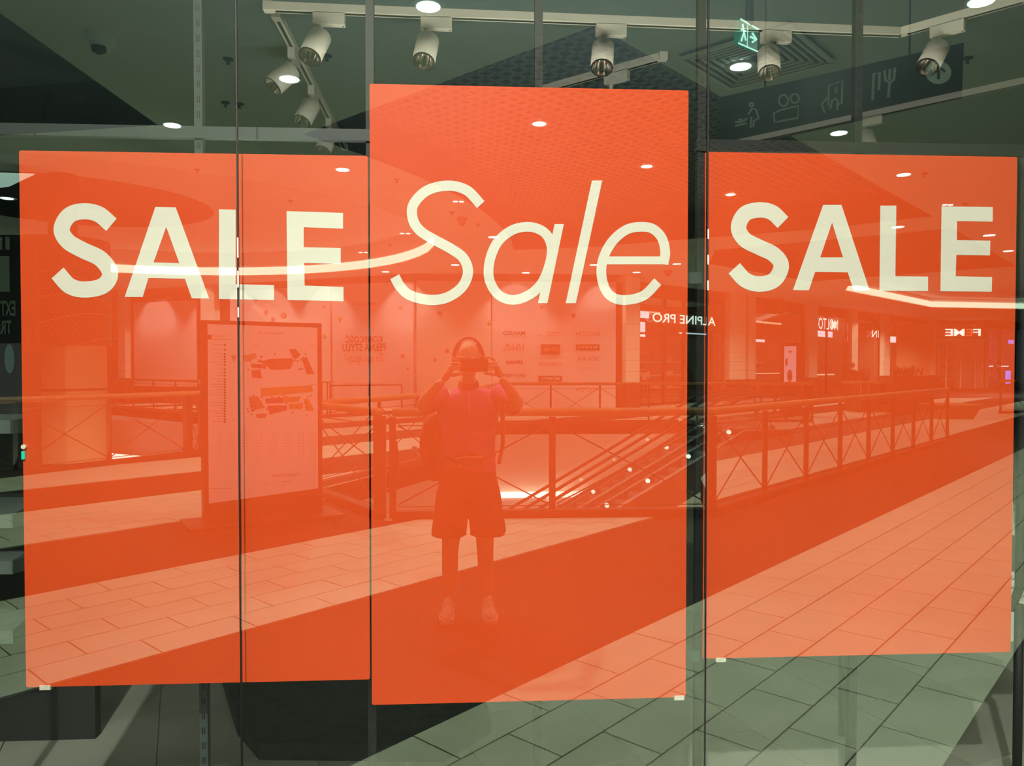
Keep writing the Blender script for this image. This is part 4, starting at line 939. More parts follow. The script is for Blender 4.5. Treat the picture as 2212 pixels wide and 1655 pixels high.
wl('ARC', -8, 17, 613, 628, BLACK)
mb = MB(); c = ony(20, 775, 13.37); mb.lathe(c, [(0, 0), (.09, 0), (.09, .02), (0, .02)], 20, (0, 1, 0)); 
for v in mb.v: v.z = c.z + (v.z - c.z) * 3.2
mb.build('oval_sign', mat('blue grey sign', (.18, .27, .32), .6), s8)

# ================================================================== DIRECTORY STAND
dA, dB = onz(440, 1138), onz(697, 1112)
dd = (dB - dA).normalized(); dn = Vector((-dd.y, dd.x, 0)); dn = dn if dn.y > 0 else -dn
TB = mat('totem black', (.03, .018, .014), .35)
dt = thing('directory_stand', ((dA + dB) / 2), 'tall black freestanding floor directory with a pink store map', 'directory')
tl, tr_ = pix(436, 690, dA, dB).z, pix(695, 700, dA, dB).z
ztop = (tl + tr_) / 2
mb = MB(); P4 = [dA, dB, dB + dn * .12, dA + dn * .12]; mb.prism([(p.x, p.y) for p in P4], .03, ztop); mb.build('body', TB, dt)
mb = MB(); c = (dA + dB) / 2 + dn * .06 + Vector((0, 0, .015)); mb.obox(c, dd, dn, (0, 0, 1), (dB - dA).length + .34, .62, .03); mb.build('base_plate', TB, dt)
def dpt(px, py, o_=.006): return pix(px, py, dA, dB) - dn * o_
mb = MB(); mb.add([dpt(448, 700), dpt(685, 708), dpt(687, 1055), dpt(451, 1088)], [(0, 1, 2, 3)]); scr = mb.build('map_sheet', mat('pink map sheet', (.85, .50, .46), .4, emit=(.85, .50, .46), estr=.35), dt)
def dcol(n, c): return mat(n, c, .5)
def dpoly(pts, m, nm='map_shape'):
    L = [(430 + x * 270 / 1064, 680 + y * 420 / 1655) for x, y in pts]; mb = MB(); mb.sheet([L], lambda a, b: dpt(a, b, .010)); mb.build(nm, m, scr)
mr, mo, mpu = dcol('map red', (.62, .10, .09)), dcol('map orange', (.82, .32, .10)), dcol('map purple', (.50, .08, .16))
dpoly([(505, 400), (610, 375), (790, 370), (800, 400), (780, 460), (670, 470), (600, 465), (580, 430)], mr); dpoly([(765, 292), (820, 292), (860, 340), (830, 375), (795, 370)], mr); dpoly([(870, 365), (915, 360), (980, 505), (915, 508)], mr)
dpoly([(445, 475), (520, 465), (535, 540), (450, 535)], mr); dpoly([(440, 415), (580, 425), (560, 460), (445, 450)], mr); dpoly([(370, 350), (480, 325), (490, 360), (400, 405)], dcol('map salmon', (.75, .3, .22))); dpoly([(265, 345), (320, 345), (300, 405)], dcol('map salmon', (.75, .3, .22)))
dpoly([(520, 625), (960, 600), (965, 655), (530, 695)], mo); dpoly([(560, 715), (715, 702), (715, 750), (565, 755)], mpu); dpoly([(715, 702), (850, 695), (848, 740), (718, 750)], mo); dpoly([(885, 715), (930, 715), (980, 818), (910, 820)], mo)
dpoly([(575, 775), (680, 770), (745, 775), (745, 812), (600, 850)], mpu); dpoly([(760, 760), (880, 750), (885, 795), (765, 805)], mo); dpoly([(420, 700), (500, 695), (560, 790), (440, 820)], dcol('map rose', (.68, .20, .16))); dpoly([(480, 845), (580, 840), (560, 880), (490, 878)], dcol('map rose', (.68, .20, .16)))
dpoly([(68, 170), (106, 172), (106, 210), (68, 208)], TB)
dots = MB(); lines = MB()
def dq(mb_, x, y, wx, wy): 
    P_ = [(430 + (x + i * wx) * 270 / 1064, 680 + (y + j * wy) * 420 / 1655) for i, j in ((-.5, -.5), (.5, -.5), (.5, .5), (-.5, .5))]; mb_.add([dpt(*p, .011) for p in P_], [(0, 1, 2, 3)])
ys = [258, 298] + [335 + 23 * k for k in range(5)] + [465 + 27 * k for k in range(3)] + [548 + 22.7 * k for k in range(17)]
for i, y_ in enumerate(ys):
    dq(dots, 217, y_, 17, 15); L_ = rb.choice((20, 50, 70, 90, 110)); dq(lines, 200 - L_ / 2, y_ - 2, L_, 3)
for _ in range(70):
    dq(dots, rb.uniform(400, 950), rb.choice((rb.uniform(690, 880), rb.uniform(330, 470))), 12, 11)
for (x, L_, y_) in ((168, 100, 182), (186, 140, 208), (482, 38, 257), (962, 50, 262), (962, 50, 592), (400, 22, 900), (298, 20, 893), (740, 70, 1420), (560, 60, 1443), (180, 180, 1476)): dq(lines, x, y_, L_, 4)
for x in (180, 300, 405, 530, 650, 770, 885, 990):
    for k in range(10): dq(lines, x - 30, 1000 + k * 24, 40, 2)
    dq(lines, x, 1110, 2, 210)
dots.build('map_marker', TB, scr, kind='stuff'); lines.build('text_line', INKR, scr, kind='stuff')
def dtext(s, x0, x1, y0, y1):
    q_ = lambda x, y: dpt(430 + x * 270 / 1064, 680 + y * 420 / 1655, 0)
    A, B = q_(x0, (y0 + y1) / 2), q_(x1, (y0 + y1) / 2); c = (A + B) / 2; h = (q_((x0 + x1) / 2, y0).z - q_((x0 + x1) / 2, y1).z)
    text_on('lettering', s, c, ((A - B).x, (A - B).y), INKR, scr, h, (A - B).length, off=.012, depth=0)
dtext('MAGNOLIA', 502, 708, 148, 166); dtext('GODZINY OTWARCIA', 610, 852, 1350, 1378)

# ================================================================== PEOPLE
def skin_obj(name, nodes, edges, m, parent, root=0, sub=2, smooth=True, **kw):
    org = WPOS[parent.name] if parent else Vector()
    me = bpy.data.meshes.new(name); me.from_pydata([Vector((n[0][0], -n[0][1], n[0][2])) - org for n in nodes], edges, [])
    o = bpy.data.objects.new(name, me); COL.objects.link(o); me.materials.append(m)
    if parent: o.parent = parent
    WPOS[o.name] = org
    sk = o.modifiers.new('skin', 'SKIN'); sk.use_smooth_shade = True
    for i, n in enumerate(nodes):
        r_ = n[1] if isinstance(n[1], (tuple, list)) else (n[1], n[1]); me.skin_vertices[0].data[i].radius = r_
        me.skin_vertices[0].data[i].use_root = (i == root)
    s_ = o.modifiers.new('sub', 'SUBSURF'); s_.levels = sub; s_.render_levels = sub
    return o
def Q(px, py, y): p = ony(px, py, y); return (p.x, p.y, p.z)
person = thing('person', (0, 2.62, 0), 'person standing and holding up a phone, in polo shirt, shorts, headphones and trainers', 'person')
by = 2.66
TAN = SKIN
nodes = [(Q(1012, 1010, by), (.135, .095)), (Q(1012, 950, by), (.13, .09)), (Q(1014, 890, by), (.155, .10)), (Q(1014, 855, by), (.11, .085)), (Q(1012, 832, by - .01), (.055, .055)), (Q(1012, 805, by - .03), (.052, .055)),
         (Q(960, 860, by), (.062, .06)), (Q(1072, 862, by), (.062, .06)),
         (Q(925, 872, by - .07), (.050, .048)), (Q(905, 882, by - .11), (.042, .042)), (Q(932, 848, 2.50), (.038, .036)), (Q(957, 823, 2.43), (.027, .024)),
         (Q(1105, 872, by - .07), (.050, .048)), (Q(1122, 880, by - .11), (.043, .042)), (Q(1106, 848, 2.50), (.038, .036)), (Q(1083, 817, 2.43), (.027, .024)),
         (Q(985, 1040, by), (.095, .09)), (Q(978, 1120, by), (.078, .075)), (Q(972, 1190, by - .01), (.056, .058)), (Q(972, 1235, by + .01), (.055, .058)), (Q(972, 1300, by), (.034, .038)), (Q(970, 1325, by), (.034, .04)),
         (Q(1040, 1040, by), (.095, .09)), (Q(1046, 1120, by), (.078, .075)), (Q(1048, 1190, by - .01), (.056, .058)), (Q(1050, 1235, by + .01), (.055, .058)), (Q(1052, 1300, by), (.034, .038)), (Q(1053, 1325, by), (.034, .04))]
edges = [(0, 1), (1, 2), (2, 3), (3, 4), (4, 5), (2, 6), (2, 7), (6, 8), (8, 9), (9, 10), (10, 11), (7, 12), (12, 13), (13, 14), (14, 15), (0, 16), (16, 17), (17, 18), (18, 19), (19, 20), (20, 21), (0, 22), (22, 23), (23, 24), (24, 25), (25, 26), (26, 27)]
skin_obj('body', nodes, edges, TAN, person)
def inflate(idx, dr, pts=None): return [((nodes[i][0]), tuple(r_ + dr for r_ in nodes[i][1])) for i in idx]
SHIRT = mat('magenta polo', (.50, .07, .24), .8, noise=.15, nscale=25, bump=.3)
def loft(name, rings, m, parent, n=28, fold=0.0, cap=False):
    """rings: (centre, rx, ry[, axis]) stacked along a limb; open tube of cloth with slight folds"""
    mb = MB(); vs = []
    C = [Vector(r_[0]) for r_ in rings]
    for i, r_ in enumerate(rings):
        d = (C[min(i + 1, len(C) - 1)] - C[max(i - 1, 0)]).normalized(); ax = Vector((1, 0, 0)) - d * d.x
        if ax.length < .3: ax = Vector((0, 0, 1)) - d * d.z
        ax.normalize(); ay = d.cross(ax)
        for k in range(n):
            t_ = 2 * math.pi * k / n; f_ = 1 + fold * math.sin(5 * t_ + i * .9) * (i / len(rings)) + fold * .5 * math.sin(9 * t_ - i * 1.7)
            vs.append(C[i] + ax * r_[1] * f_ * math.cos(t_) + ay * r_[2] * f_ * math.sin(t_))
    fs = [(i * n + k, i * n + (k + 1) % n, (i + 1) * n + (k + 1) % n, (i + 1) * n + k) for i in range(len(rings) - 1) for k in range(n)]
    if cap: fs.append(tuple(range(n)))
    mb.add(vs, fs); return mb.build(name, m, parent, True)
loft('polo_shirt', [(Q(1013, 836, by), .075, .065), (Q(1013, 843, by), .13, .085), (Q(1014, 852, by), .175, .105), (Q(1014, 868, by), .196, .118), (Q(1014, 890, by), .188, .124), (Q(1014, 920, by), .176, .125), (Q(1014, 960, by), .168, .122), (Q(1015, 1000, by), .166, .122), (Q(1016, 1018, by), .170, .126)], SHIRT, person, fold=.018)
for (s0_, s1_, s2_) in (((958, 856, by), (935, 866, by - .05), (914, 878, by - .10)), ((1070, 856, by), (1096, 866, by - .05), (1114, 878, by - .10))):
    a0_, a1_, a2_ = Vector(Q(*s0_)), Vector(Q(*s1_)), Vector(Q(*s2_))
    loft('sleeve', [(a0_, .075, .085), (a0_.lerp(a1_, .5), .078, .082), (a1_, .074, .074), (a1_.lerp(a2_, .5), .070, .068), (a2_, .068, .064)], SHIRT, person, 20, .03)
mb = MB(); c = Vector(Q(1012, 838, by - .02)); mb.lathe(c, [(.062, -.01), (.070, .0), (.067, .035), (.060, .045)], 20, (0, -.25, 1)); mb.build('collar', mat('dark magenta', (.25, .03, .08), .8), person, True)
mb = MB(); mb.tube([Q(1013, 848, by - .115), Q(1014, 880, by - .125), Q(1015, 905, by - .125)], .003, 6); mb.build('zip', GREYM, person)
SHORT = mat('dark shorts', (.09, .035, .04), .9, noise=.15, nscale=20, bump=.3)
loft('shorts', [(Q(1014, 1000, by), .160, .118), (Q(1014, 1015, by), .172, .128), (Q(1013, 1045, by), .186, .138), (Q(1012, 1072, by), .194, .135)], SHORT, person, fold=.02)
loft('shorts_leg', [(Q(988, 1035, by), .105, .12), (Q(979, 1070, by), .112, .125), (Q(974, 1110, by), .112, .120), (Q(969, 1152, by - .01), .114, .118), (Q(969, 1156, by - .01), .108, .112)], SHORT, person, fold=.03)
loft('shorts_leg', [(Q(1038, 1035, by), .105, .12), (Q(1045, 1070, by), .112, .125), (Q(1049, 1110, by), .114, .120), (Q(1054, 1150, by - .01), .118, .118), (Q(1054, 1154, by - .01), .112, .112)], SHORT, person, fold=.03)
# head
hc = Vector(Q(1012, 779, 2.60)); mb = MB(); vs = []; fs = []; NU, NV = 32, 24
for i in range(NV + 1):
    th = math.pi * i / NV
    for j in range(NU):
        ph = 2 * math.pi * j / NU; x = math.sin(th) * math.cos(ph); y = math.sin(th) * math.sin(ph); z = math.cos(th)
        X, Y, Z = x * .076, y * .096, z * .125
        if z < -.1: X *= 1 + .22 * z; Y *= 1 + (.12 if y > 0 else .02) * z
        f_ = max(0, -y)                                   # face looks towards the window (smaller y)
        if f_ > .5 and abs(x) < .35:
            if -.28 < z < .12: Y -= .020 * (1 - abs(x) / .2) * (1 - abs(z + .12) / .2) if abs(x) < .2 else 0
            if .10 < z < .3: Y -= .004
            if -.55 < z < -.35: Y -= .005 * (1 - abs(x) / .35)
            if .02 < z < .14 and abs(x) > .14: Y += .006
        vs.append(hc + Vector((X, Y, Z)))
for i in range(NV):
    for j in range(NU): fs.append((i * NU + j, i * NU + (j + 1) % NU, (i + 1) * NU + (j + 1) % NU, (i + 1) * NU + j))
mb.add(vs, fs); head = mb.build('head', TAN, person, True)
for sg in (-1, 1):
    mb = MB(); mb.lathe(hc + Vector((sg * .03, -.084, .012)), [(0, -.012), (.010, -.006), (.012, 0), (.010, .006), (0, .012)], 12, (0, 0, 1)); mb.build('eye', mat('eye white', (.7, .65, .6), .3), head, True)
    mb = MB(); mb.lathe(hc + Vector((sg * .077, .008, 0)), [(0, -.006), (.02, -.004), (.024, 0), (.018, .007), (0, .009)], 14, (1, 0, 0)); 
    for v in mb.v: v.z = hc.z + (v.z - hc.z) * 1.35
    mb.build('ear', TAN, head, True)
mb = MB(); mb.tube([hc + Vector((-.026, -.083, -.062)), hc + Vector((0, -.092, -.060)), hc + Vector((.026, -.083, -.062))], [.002, .006, .002], 8); mb.build('mouth', mat('lips', (.4, .15, .12), .5), head, True)
mb = MB(); mb.lathe(hc + Vector((0, .018, .02)), [(.078, .0), (.078, .04), (.062, .075), (.035, .098), (0, .108)], 24); 
for v in mb.v: v.y = hc.y + .03 + (v.y - hc.y - .018) * .95
mb.build('hair', mat('cropped hair', (.22, .13, .09), .9), head, True)
HP = mat('headphone black', (.012, .01, .01), .4)
hp = thing('headphones', hc, 'black over-ear headphones worn by the person', 'headphones')
pts = [hc + Vector((.098 * math.cos(R(a)), .01, .005 + .142 * math.sin(R(a)))) for a in range(0, 181, 12)]
mb = MB(); mb.tube(pts, .009, 8); mb.build('headband', HP, hp, True)
pts = [hc + Vector((.088 * math.cos(R(a)), .012, .005 + .128 * math.sin(R(a)))) for a in list(range(6, 60, 9))]; mb = MB(); mb.tube(pts, .0035, 6); mb.build('inner_band', CHROME, hp, True)
pts = [hc + Vector((.088 * math.cos(R(a)), .012, .005 + .128 * math.sin(R(a)))) for a in list(range(120, 175, 9))]; mb = MB(); mb.tube(pts, .0035, 6); mb.build('inner_band', CHROME, hp, True)
for sg in (-1, 1):
    mb = MB(); mb.lathe(hc + Vector((sg * .09, .008, -.005)), [(0, -.016), (.03, -.016), (.036, -.006), (.036, .008), (.028, .016), (0, .016)], 20, (1, 0, 0)); mb.build('ear_cup', HP, hp, True)
# phone: its back faces the window; the lens sits where the camera is
xa, xb_ = ony(995, 790, CD + .006).x, ony(1055, 790, CD + .006).x; za_, zb_ = ony(1010, 775, CD + .006).z, ony(1010, 803.5, CD + .006).z
ph = thing('phone', ((xa + xb_) / 2, CD + .01, zb_), 'dark smartphone held level in both hands', 'phone')
mb = MB(); cr = .012; pts = []
for (cx_, cz_, a0) in ((xb_ - cr, zb_ + cr, -90), (xb_ - cr, za_ - cr, 0), (xa + cr, za_ - cr, 90), (xa + cr, zb_ + cr, 180)):
    for k in range(5): a = R(a0 + 22.5 * k); pts.append((cx_ + cr * math.cos(a), cz_ + cr * math.sin(a)))
n = len(pts); mb.add([(p[0], CD + .006, p[1]) for p in pts] + [(p[0], CD + .014, p[1]) for p in pts], [tuple(range(n)), tuple(range(2 * n - 1, n - 1, -1))] + [(i, n + i, n + (i + 1) % n, (i + 1) % n) for i in range(n)])
mb.build('body', mat('phone dark', (.02, .014, .014), .35), ph)
mb = MB(); mb.lathe((.0, CD + .006, CH), [(.008, 0), (.011, -.0008), (.011, .001)], 16, (0, 1, 0)); mb.build('lens_ring', HP, ph)
mb = MB(); mb.box((xa + .03, CD + .007, za_ - .0005), (xb_ - .012, CD + .013, za_ + .0012)); mb.build('side_frame', CHROME, ph)
# hands
def chain(pts, r0, r1):
    n = len(pts); return [(p, r0 + (r1 - r0) * i / (n - 1)) for i, p in enumerate(pts)], [(i, i + 1) for i in range(n - 1)]
def hand(side, label):
    sx = -1 if side == 'l' else 1
    ex = xa if side == 'l' else xb_
    wr = Vector(nodes[11][0]) if side == 'l' else Vector(nodes[15][0])
    kn = Vector((ex + sx * .045, CD + .045, (za_ + zb_) / 2 - .004)); pm_ = wr.lerp(kn, .55)
    ns = [(tuple(wr), (.026, .024)), (tuple(pm_), (.036, .022)), (tuple(kn + Vector((0, .0, .012))), (.038, .020))]; es_ = [(0, 1), (1, 2)]
    skin_obj('hand', ns, es_, TAN, person, sub=2)
    hz = [(.038, .030), (.018, .014), (-.004, -.004), (-.022, -.020)]
    for k, (z0, z1) in enumerate(hz):
        b0 = kn + Vector((0, -.002, z0 * .8)); L_ = (.95, 1, .95, .8)[k]
        if k == 0:    # index lies along the top edge
            P_ = [b0, b0 + Vector((-sx * .022, -.014, .016)), Vector((ex - sx * .004, CD + .010, za_ + .010)), Vector((ex - sx * .030, CD + .010, za_ + .009))]
        else:
            P_ = [b0, b0 + Vector((sx * .010 * L_, -.020, .004)), Vector((ex + sx * .012, CD - .006, kn.z + z1)), Vector((ex - sx * .006, CD - .004, kn.z + z1 - .002))]
        ns, es_ = chain([tuple(p) for p in P_], .0095, .0072); skin_obj('finger', ns, es_, TAN, person, sub=2)
    P_ = [pm_ + Vector((-sx * .015, .0, -.018)), Vector((ex + sx * .025, CD + .03, zb_ - .016)), Vector((ex - sx * .000, CD + .016, zb_ - .011)), Vector((ex - sx * .030, CD + .014, zb_ - .009))]
    ns, es_ = chain([tuple(p) for p in P_], .0125, .0085); skin_obj('thumb', ns, es_, TAN, person, sub=2)
hand('l', ''); hand('r', '')
# shoes
SHOE = mat('grey trainer', (.42, .32, .28), .7, noise=.25, nscale=40); SOLE = mat('pale sole', (.7, .62, .55), .6)
for (tx, ty, ax_) in ((963, 1350, 970), (1062, 1350, 1053)):
    tp = onz(tx, ty, 0.0); an = Vector(Q(ax_, 1325, by)); heel = Vector((an.x, by + .06, 0)); d = (Vector((tp.x, tp.y, 0)) - heel); Ls = d.length; d.normalize(); sd = Vector((-d.y, d.x, 0))
    mb = MB(); outl = []
    prof = [(0, .026), (.06, .036), (.25, .038), (.5, .040), (.72, .050), (.9, .042), (1.0, .018)]
    outl = [heel + d * Ls * f + sd * w_ for f, w_ in prof] + [heel + d * Ls * f - sd * w_ for f, w_ in reversed(prof)]
    mb.prism([(p.x, p.y) for p in outl], .0, .028); so = mb.build('shoe_sole', SOLE, person)
    mb = MB(); rings = [(.03, .03, .085), (.22, .036, .105), (.42, .037, .085), (.62, .040, .065), (.82, .042, .052), (.97, .022, .038)]; vs = []; fs = []; n = 10
    for f, w_, h in rings:
        for k in range(n):
            t_ = math.pi * k / (n - 1); c = heel + d * Ls * f + sd * (w_ * math.cos(t_)); vs.append((c.x, c.y, .026 + (h - .02) * math.sin(t_)))
    for i in range(len(rings) - 1):
        for k in range(n - 1): fs.append((i * n + k, i * n + k + 1, (i + 1) * n + k + 1, (i + 1) * n + k))
    fs.append(tuple(range(n))); fs.append(tuple(range(len(vs) - n, len(vs)))); mb.add(vs, fs); up = mb.build('shoe_upper', SHOE, person, True)
    for k in range(4):
        f = .38 + k * .09; c = heel + d * Ls * f; mb = MB(); mb.tube([c + sd * .024 + Vector((0, 0, .088 - k * .008)), c + Vector((0, 0, .098 - k * .009)), c - sd * .024 + Vector((0, 0, .088 - k * .008))], .003, 5); mb.build('lace', SOLE, up)
# belt bag and backpack
bb = thing('belt_bag', Q(1012, 1000, by - .14), 'small dark belt bag with pale zip, on the front of the waist', 'belt bag')
mb = MB(); c = Vector(Q(1012, 993, by - .155)); vs = []; 
for k, (w_, h, o_) in enumerate(((.085, .045, .035), (.095, .052, 0), (.085, .045, -.03))):
    for a in range(14): t_ = 2 * math.pi * a / 14; vs.append((c.x + w_ * math.cos(t_), c.y + o_, c.z + h * math.sin(t_) - (.006 if math.sin(t_) < 0 else 0)))
mb.add(vs, [(k * 14 + a, k * 14 + (a + 1) % 14, (k + 1) * 14 + (a + 1) % 14, (k + 1) * 14 + a) for k in range(2) for a in range(14)] + [tuple(range(14)), tuple(range(41, 27, -1))]); mb.build('pouch', mat('belt bag dark', (.10, .03, .03), .7), bb, True)
mb = MB(); mb.tube([c + Vector((-.085, -.03, .012)), c + Vector((0, -.038, .024)), c + Vector((.085, -.03, .016))], .0045, 6); mb.build('zip', mat('pink zip', (.75, .35, .35), .5), bb)
mb = MB(); mb.tube([c + Vector((-.09, .0, .0)), c + Vector((-.17, .12, .01)), c + Vector((0, .30, .0)), c + Vector((.17, .12, .01)), c + Vector((.09, 0, 0))], .011, 8); mb.build('strap', HP, bb, True)
for sg in (-1, 1):
    mb = MB(); mb.obox(c + Vector((sg * .055, -.036, -.035)), (1, 0, 0), (0, 1, 0), (0, 0, 1), .014, .008, .02); mb.build('buckle', CHROME, bb)
bp = thing('backpack', Q(925, 1040, 2.80), 'dark backpack hanging behind the person\'s shoulder, with a bottle in its side net', 'backpack')
BPM = mat('backpack maroon', (.11, .028, .028), .8, noise=.3, nscale=15, bump=.5)
skin_obj('bag', [(Q(950, 885, 2.84), (.085, .07)), (Q(932, 930, 2.85), (.11, .09)), (Q(932, 985, 2.85), (.11, .09)), (Q(948, 1040, 2.85), (.08, .07))], [(0, 1), (1, 2), (2, 3)], BPM, bp)
mb = MB(); mb.tube([Q(952, 1045, by - .02), Q(940, 985, by - .1), Q(944, 915, by - .14), Q(955, 862, by - .12), Q(962, 850, by), Q(955, 870, by + .13)], .014, 8); mb.build('strap', HP, bp, True)
mb = MB(); mb.tube([Q(1078, 1000, by + .1), Q(1086, 960, by - .0), Q(1086, 905, by - .1), Q(1080, 862, by - .11), Q(1074, 850, by + .02)], .014, 8); mb.build('strap', HP, bp, True)
mb = MB(); c = Vector(Q(897, 972, 2.80)); mb.lathe(c, [(0, -.03), (.022, -.026), (.024, .01), (.014, .022), (.014, .034), (0, .036)], 14, (-.5, -.5, .9)); mb.build('bottle_cap', mat('pale plastic', (.85, .8, .75), .4), bp, True)
mb = MB(); mb.tube([Q(915, 1005, 2.76), Q(905, 985, 2.77), Q(898, 975, 2.79)], .012, 8); mb.build('pull_cord', GREYM, bp, True)

def small_person(px, py_f, h, label, top, bottom, skin=SKIN, skirt=False):
    f = onz(px, py_f); s = h / 1.75; rt = thing('person', (f.x, f.y, 0), label, 'person')
    X, Y = f.x, f.y
    P_ = lambda x, z: (X + x * s, Y, z * s)
    ns = [(P_(0, .95), .13 * s), (P_(0, 1.2), .14 * s), (P_(0, 1.4), .13 * s), (P_(0, 1.5), .05 * s), (P_(-.18, 1.38), .055 * s), (P_(-.24, 1.12), .04 * s), (P_(-.22, .88), .03 * s), (P_(.18, 1.38), .055 * s), (P_(.24, 1.12), .04 * s), (P_(.22, .88), .03 * s),
          (P_(-.09, .5), .06 * s), (P_(-.1, .08), .04 * s), (P_(.09, .5), .06 * s), (P_(.12, .08), .04 * s), (P_(-.09, .85), .085 * s), (P_(.09, .85), .085 * s)]
    skin_obj('body', ns, [(0, 1), (1, 2), (2, 3), (2, 4), (4, 5), (5, 6), (2, 7), (7, 8), (8, 9), (0, 14), (14, 10), (10, 11), (0, 15), (15, 12), (12, 13)], bottom, rt, sub=1)
    skin_obj('top', [(P_(0, .92), .16 * s), (P_(0, 1.2), .155 * s), (P_(0, 1.4), .145 * s), (P_(-.19, 1.38), .07 * s), (P_(-.25, 1.12), .055 * s), (P_(.19, 1.38), .07 * s), (P_(.25, 1.12), .055 * s)], [(0, 1), (1, 2), (2, 3), (3, 4), (2, 5), (5, 6)], top, rt, sub=1)
    mb = MB(); mb.lathe(P_(0, 1.64), [(0, -.12 * s), (.055 * s, -.09 * s), (.08 * s, 0), (.07 * s, .07 * s), (0, .12 * s)], 14); mb.build('head', skin, rt, True)
    mb = MB(); mb.lathe(P_(0, 1.66), [(.084 * s, -.02 * s), (.088 * s, .02 * s), (.07 * s, .08 * s), (0, .125 * s)], 14); mb.build('hair', BROWN, rt, True)
    for sg in (-1, 1):
        mb = MB(); mb.box((X + sg * .11 * s - .04, Y - .16, 0), (X + sg * .11 * s + .04, Y + .08, .08)); mb.build('shoe', BLACK, rt)
DK = mat('dark clothes', (.05, .02, .02), .9)
small_person(1390, 872, 1.75, 'distant figure in a cream top and dark trousers, at the sports shop entrance', mat('cream top', (.85, .72, .6), .9), DK)
small_person(1548, 862, 1.75, 'distant figure in dark clothes beside the sports shop window', mat('dark red top', (.16, .05, .04), .9), DK)
small_person(1842, 868, 1.75, 'distant person in a dark jacket standing by the counter', DK, DK)
small_person(1868, 858, 1.8, 'distant person in dark clothes right of the first one', mat('dark grey top', (.09, .04, .03), .9), DK)

# ================================================================== OTHER MALL OBJECTS
# digital totem
a, b = onz(1692, 870), onz(1735, 868); 
ds = thing('advert_totem', (a.x, a.y, 0), 'black digital advertising totem with a pink lit screen', 'advert totem')
yy = 22.0; A, B = ony(1690, 741, yy), ony(1734, 868, yy)
mb = MB(); mb.box((A.x, yy, 0), (B.x, yy + .2, A.z)); mb.build('body', TB, ds)
C1, C2_ = ony(1694, 748, yy), ony(1719, 828, yy); mb = MB(); mb.box((C1.x, yy - .02, C2_.z), (C2_.x, yy, C1.z)); sc_ = mb.build('screen', mat('pink screen', (.8, .5, .6), .4, emit=(.9, .62, .78), estr=.75), ds)
for (px, py, rx, ry) in ((1699, 782, 3, 9), (1706, 812, 6, 14), (1707, 760, 4, 2)):
    c = ony(px, py, yy - .025); mb = MB(); mb.lathe(c, [(0, 0), (rx / 68, 0), (rx / 68, .006), (0, .006)], 14, (0, 1, 0))
    for v in mb.v: v.z = c.z + (v.z - c.z) * ry / rx
    mb.build('printed_shape', INKR, sc_)
mb = MB(); mb.box((A.x - .1, yy - .12, 0), (B.x + .1, yy + .32, .04)); mb.build('base', TB, ds)
# counter, planter with plants, tub
c0, c1 = ony(1846, 822, 24), ony(1912, 822, 24)
ct = thing('counter', (c0.x, 24, 0), 'low glazed counter kiosk behind the diagonal balustrade', 'counter')
mb = MB(); mb.box((c0.x, 24, 1.0), (c1.x, 25, 1.08)); mb.build('top', WOOD, ct); mb = MB(); mb.box((c0.x + .1, 24.05, 0), (c1.x - .1, 24.95, 1.0)); mb.build('front', mat('counter brown', (.12, .06, .04), .5), ct)
for k in range(4):
    xx = c0.x + .2 + k * .32; mb = MB(); mb.box((xx, 23.98, .1), (xx + .03, 24.05, 1.0)); mb.build('post', CHROME, ct)
pa, pb_ = ony(1928, 862, 23.5), ony(2018, 812, 23.5)
pln = thing('planter', ((pa.x + pb_.x) / 2, 23.5, 0), 'long dark trough planter with spiky plants beside the FEME shop', 'planter')
mb = MB(); mb.prism([(pa.x, 23.5), (pb_.x, 23.5), (pb_.x, 24.3), (pa.x, 24.3)], 0, pb_.z); mb.build('trough', mat('planter brown', (.10, .05, .03), .6), pln)
for k in range(16):
    xx = rb.uniform(pa.x + .1, pb_.x - .1); y0_ = rb.uniform(23.6, 24.2); mb = MB()
    for j in range(7):
        an_ = rb.uniform(0, 6.28); L_ = rb.uniform(.25, .5); d = Vector((math.cos(an_) * .5, math.sin(an_) * .5, 1)); p0_ = Vector((xx, y0_, pb_.z - .02)); p1_ = p0_ + d * L_ * .6; p2_ = p0_ + d * L_ + Vector((math.cos(an_) * .1, math.sin(an_) * .1, -.05)); w_ = Vector((-math.sin(an_), math.cos(an_), 0)) * .025
        mb.add([p0_ - w_, p0_ + w_, p1_ + w_ * 1.1, p1_ - w_ * 1.1, p2_], [(0, 1, 2, 3), (3, 2, 4)])
    mb.build('plant', mat('dark leaf', (.10, .09, .03), .6), pln)
ta, tb_ = onz(2048, 906), onz(2105, 906)
tub = thing('tub_bench', ((ta.x + tb_.x) / 2, ta.y, 0), 'tapered brown tub bench at the end of the diagonal balustrade', 'bench')
X0, X1, Y0 = ta.x - .3, tb_.x, ta.y
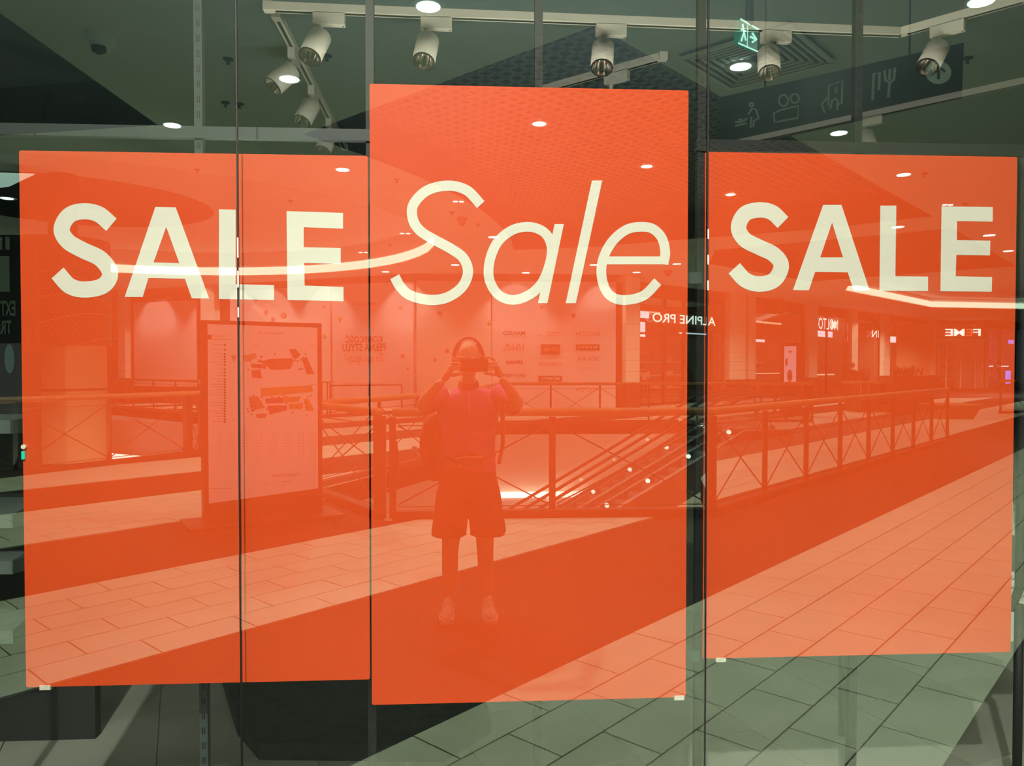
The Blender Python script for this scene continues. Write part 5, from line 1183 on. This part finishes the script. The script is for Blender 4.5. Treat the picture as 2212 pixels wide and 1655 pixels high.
mb = MB(); mb.add([(X0, Y0, 0), (X1, Y0, 0), (X1 + .2, Y0 - .1, .42), (X0, Y0 - .1, .42), (X0, Y0 + 1, 0), (X1, Y0 + 1, 0), (X1 + .2, Y0 + 1.1, .42), (X0, Y0 + 1.1, .42)], [(0, 1, 2, 3), (7, 6, 5, 4), (0, 4, 5, 1), (1, 5, 6, 2), (2, 6, 7, 3), (3, 7, 4, 0)]); mb.build('body', mat('tub brown', (.20, .10, .05), .6), tub)
mb = MB(); mb.box((X0, Y0 - .1, .42), (X1 + .2, Y0 + 1.1, .46)); mb.build('seat', mat('seat tan', (.45, .26, .14), .6), tub)
# barrier posts with belt on the bridge
bt = thing('queue_barrier', onz(800, 885), 'dark queue barrier with belt between slim posts in front of the hoarding', 'barrier')
ps = [onz(714, 892), onz(797, 890), onz(868, 888)]
for p in ps:
    mb = MB(); mb.tube([p, p + Vector((0, 0, 1.0))], .03, 10); mb.disc(p, .17, (0, 0, 1), 16, .03); mb.build('post', STEEL, bt, True)
for p, q_ in zip(ps[:-1], ps[1:]):
    mb = MB(); mb.bar(p + Vector((0, 0, .95)), q_ + Vector((0, 0, .95)), .02, .05); mb.build('belt', TB, bt)
tb2 = thing('promotion_table', onz(705, 892), 'slim table with splayed legs at the right edge of the directory stand', 'table')
c = ony(700, 824, 22); mb = MB(); mb.box((c.x - .9, 21.7, c.z - .04), (c.x + .25, 22.4, c.z)); mb.build('top', WOOD, tb2)
for dx_ in (-.8, -.05, .12, .2):
    mb = MB(); mb.tube([(c.x + dx_, 21.9, c.z - .04), (c.x + dx_, 21.9, 0)], .02, 8); mb.build('leg', STEEL, tb2)
# green status lamp & white knob at the left (light on shop sensor)
c = ony(49, 984, .045); sn_ = thing('door_sensor', (c.x, .1, c.z), 'small white sensor with a green lamp on the left edge of the left poster', 'sensor', flip=False)
mb = MB(False); mb.box((c.x - .004, .045, c.z - .012), (c.x + .003, .052, c.z + .012)); mb.build('lamp', mat('green lamp', (.0, .4, .3), .5, emit=(0, .55, .38), estr=1.0), sn_)
mb = MB(False); mb.lathe((c.x + .001, .05, c.z + .026), [(0, -.004), (.007, -.004), (.007, .004), (0, .004)], 12, (0, 1, 0)); mb.build('knob', PWHITE, sn_)
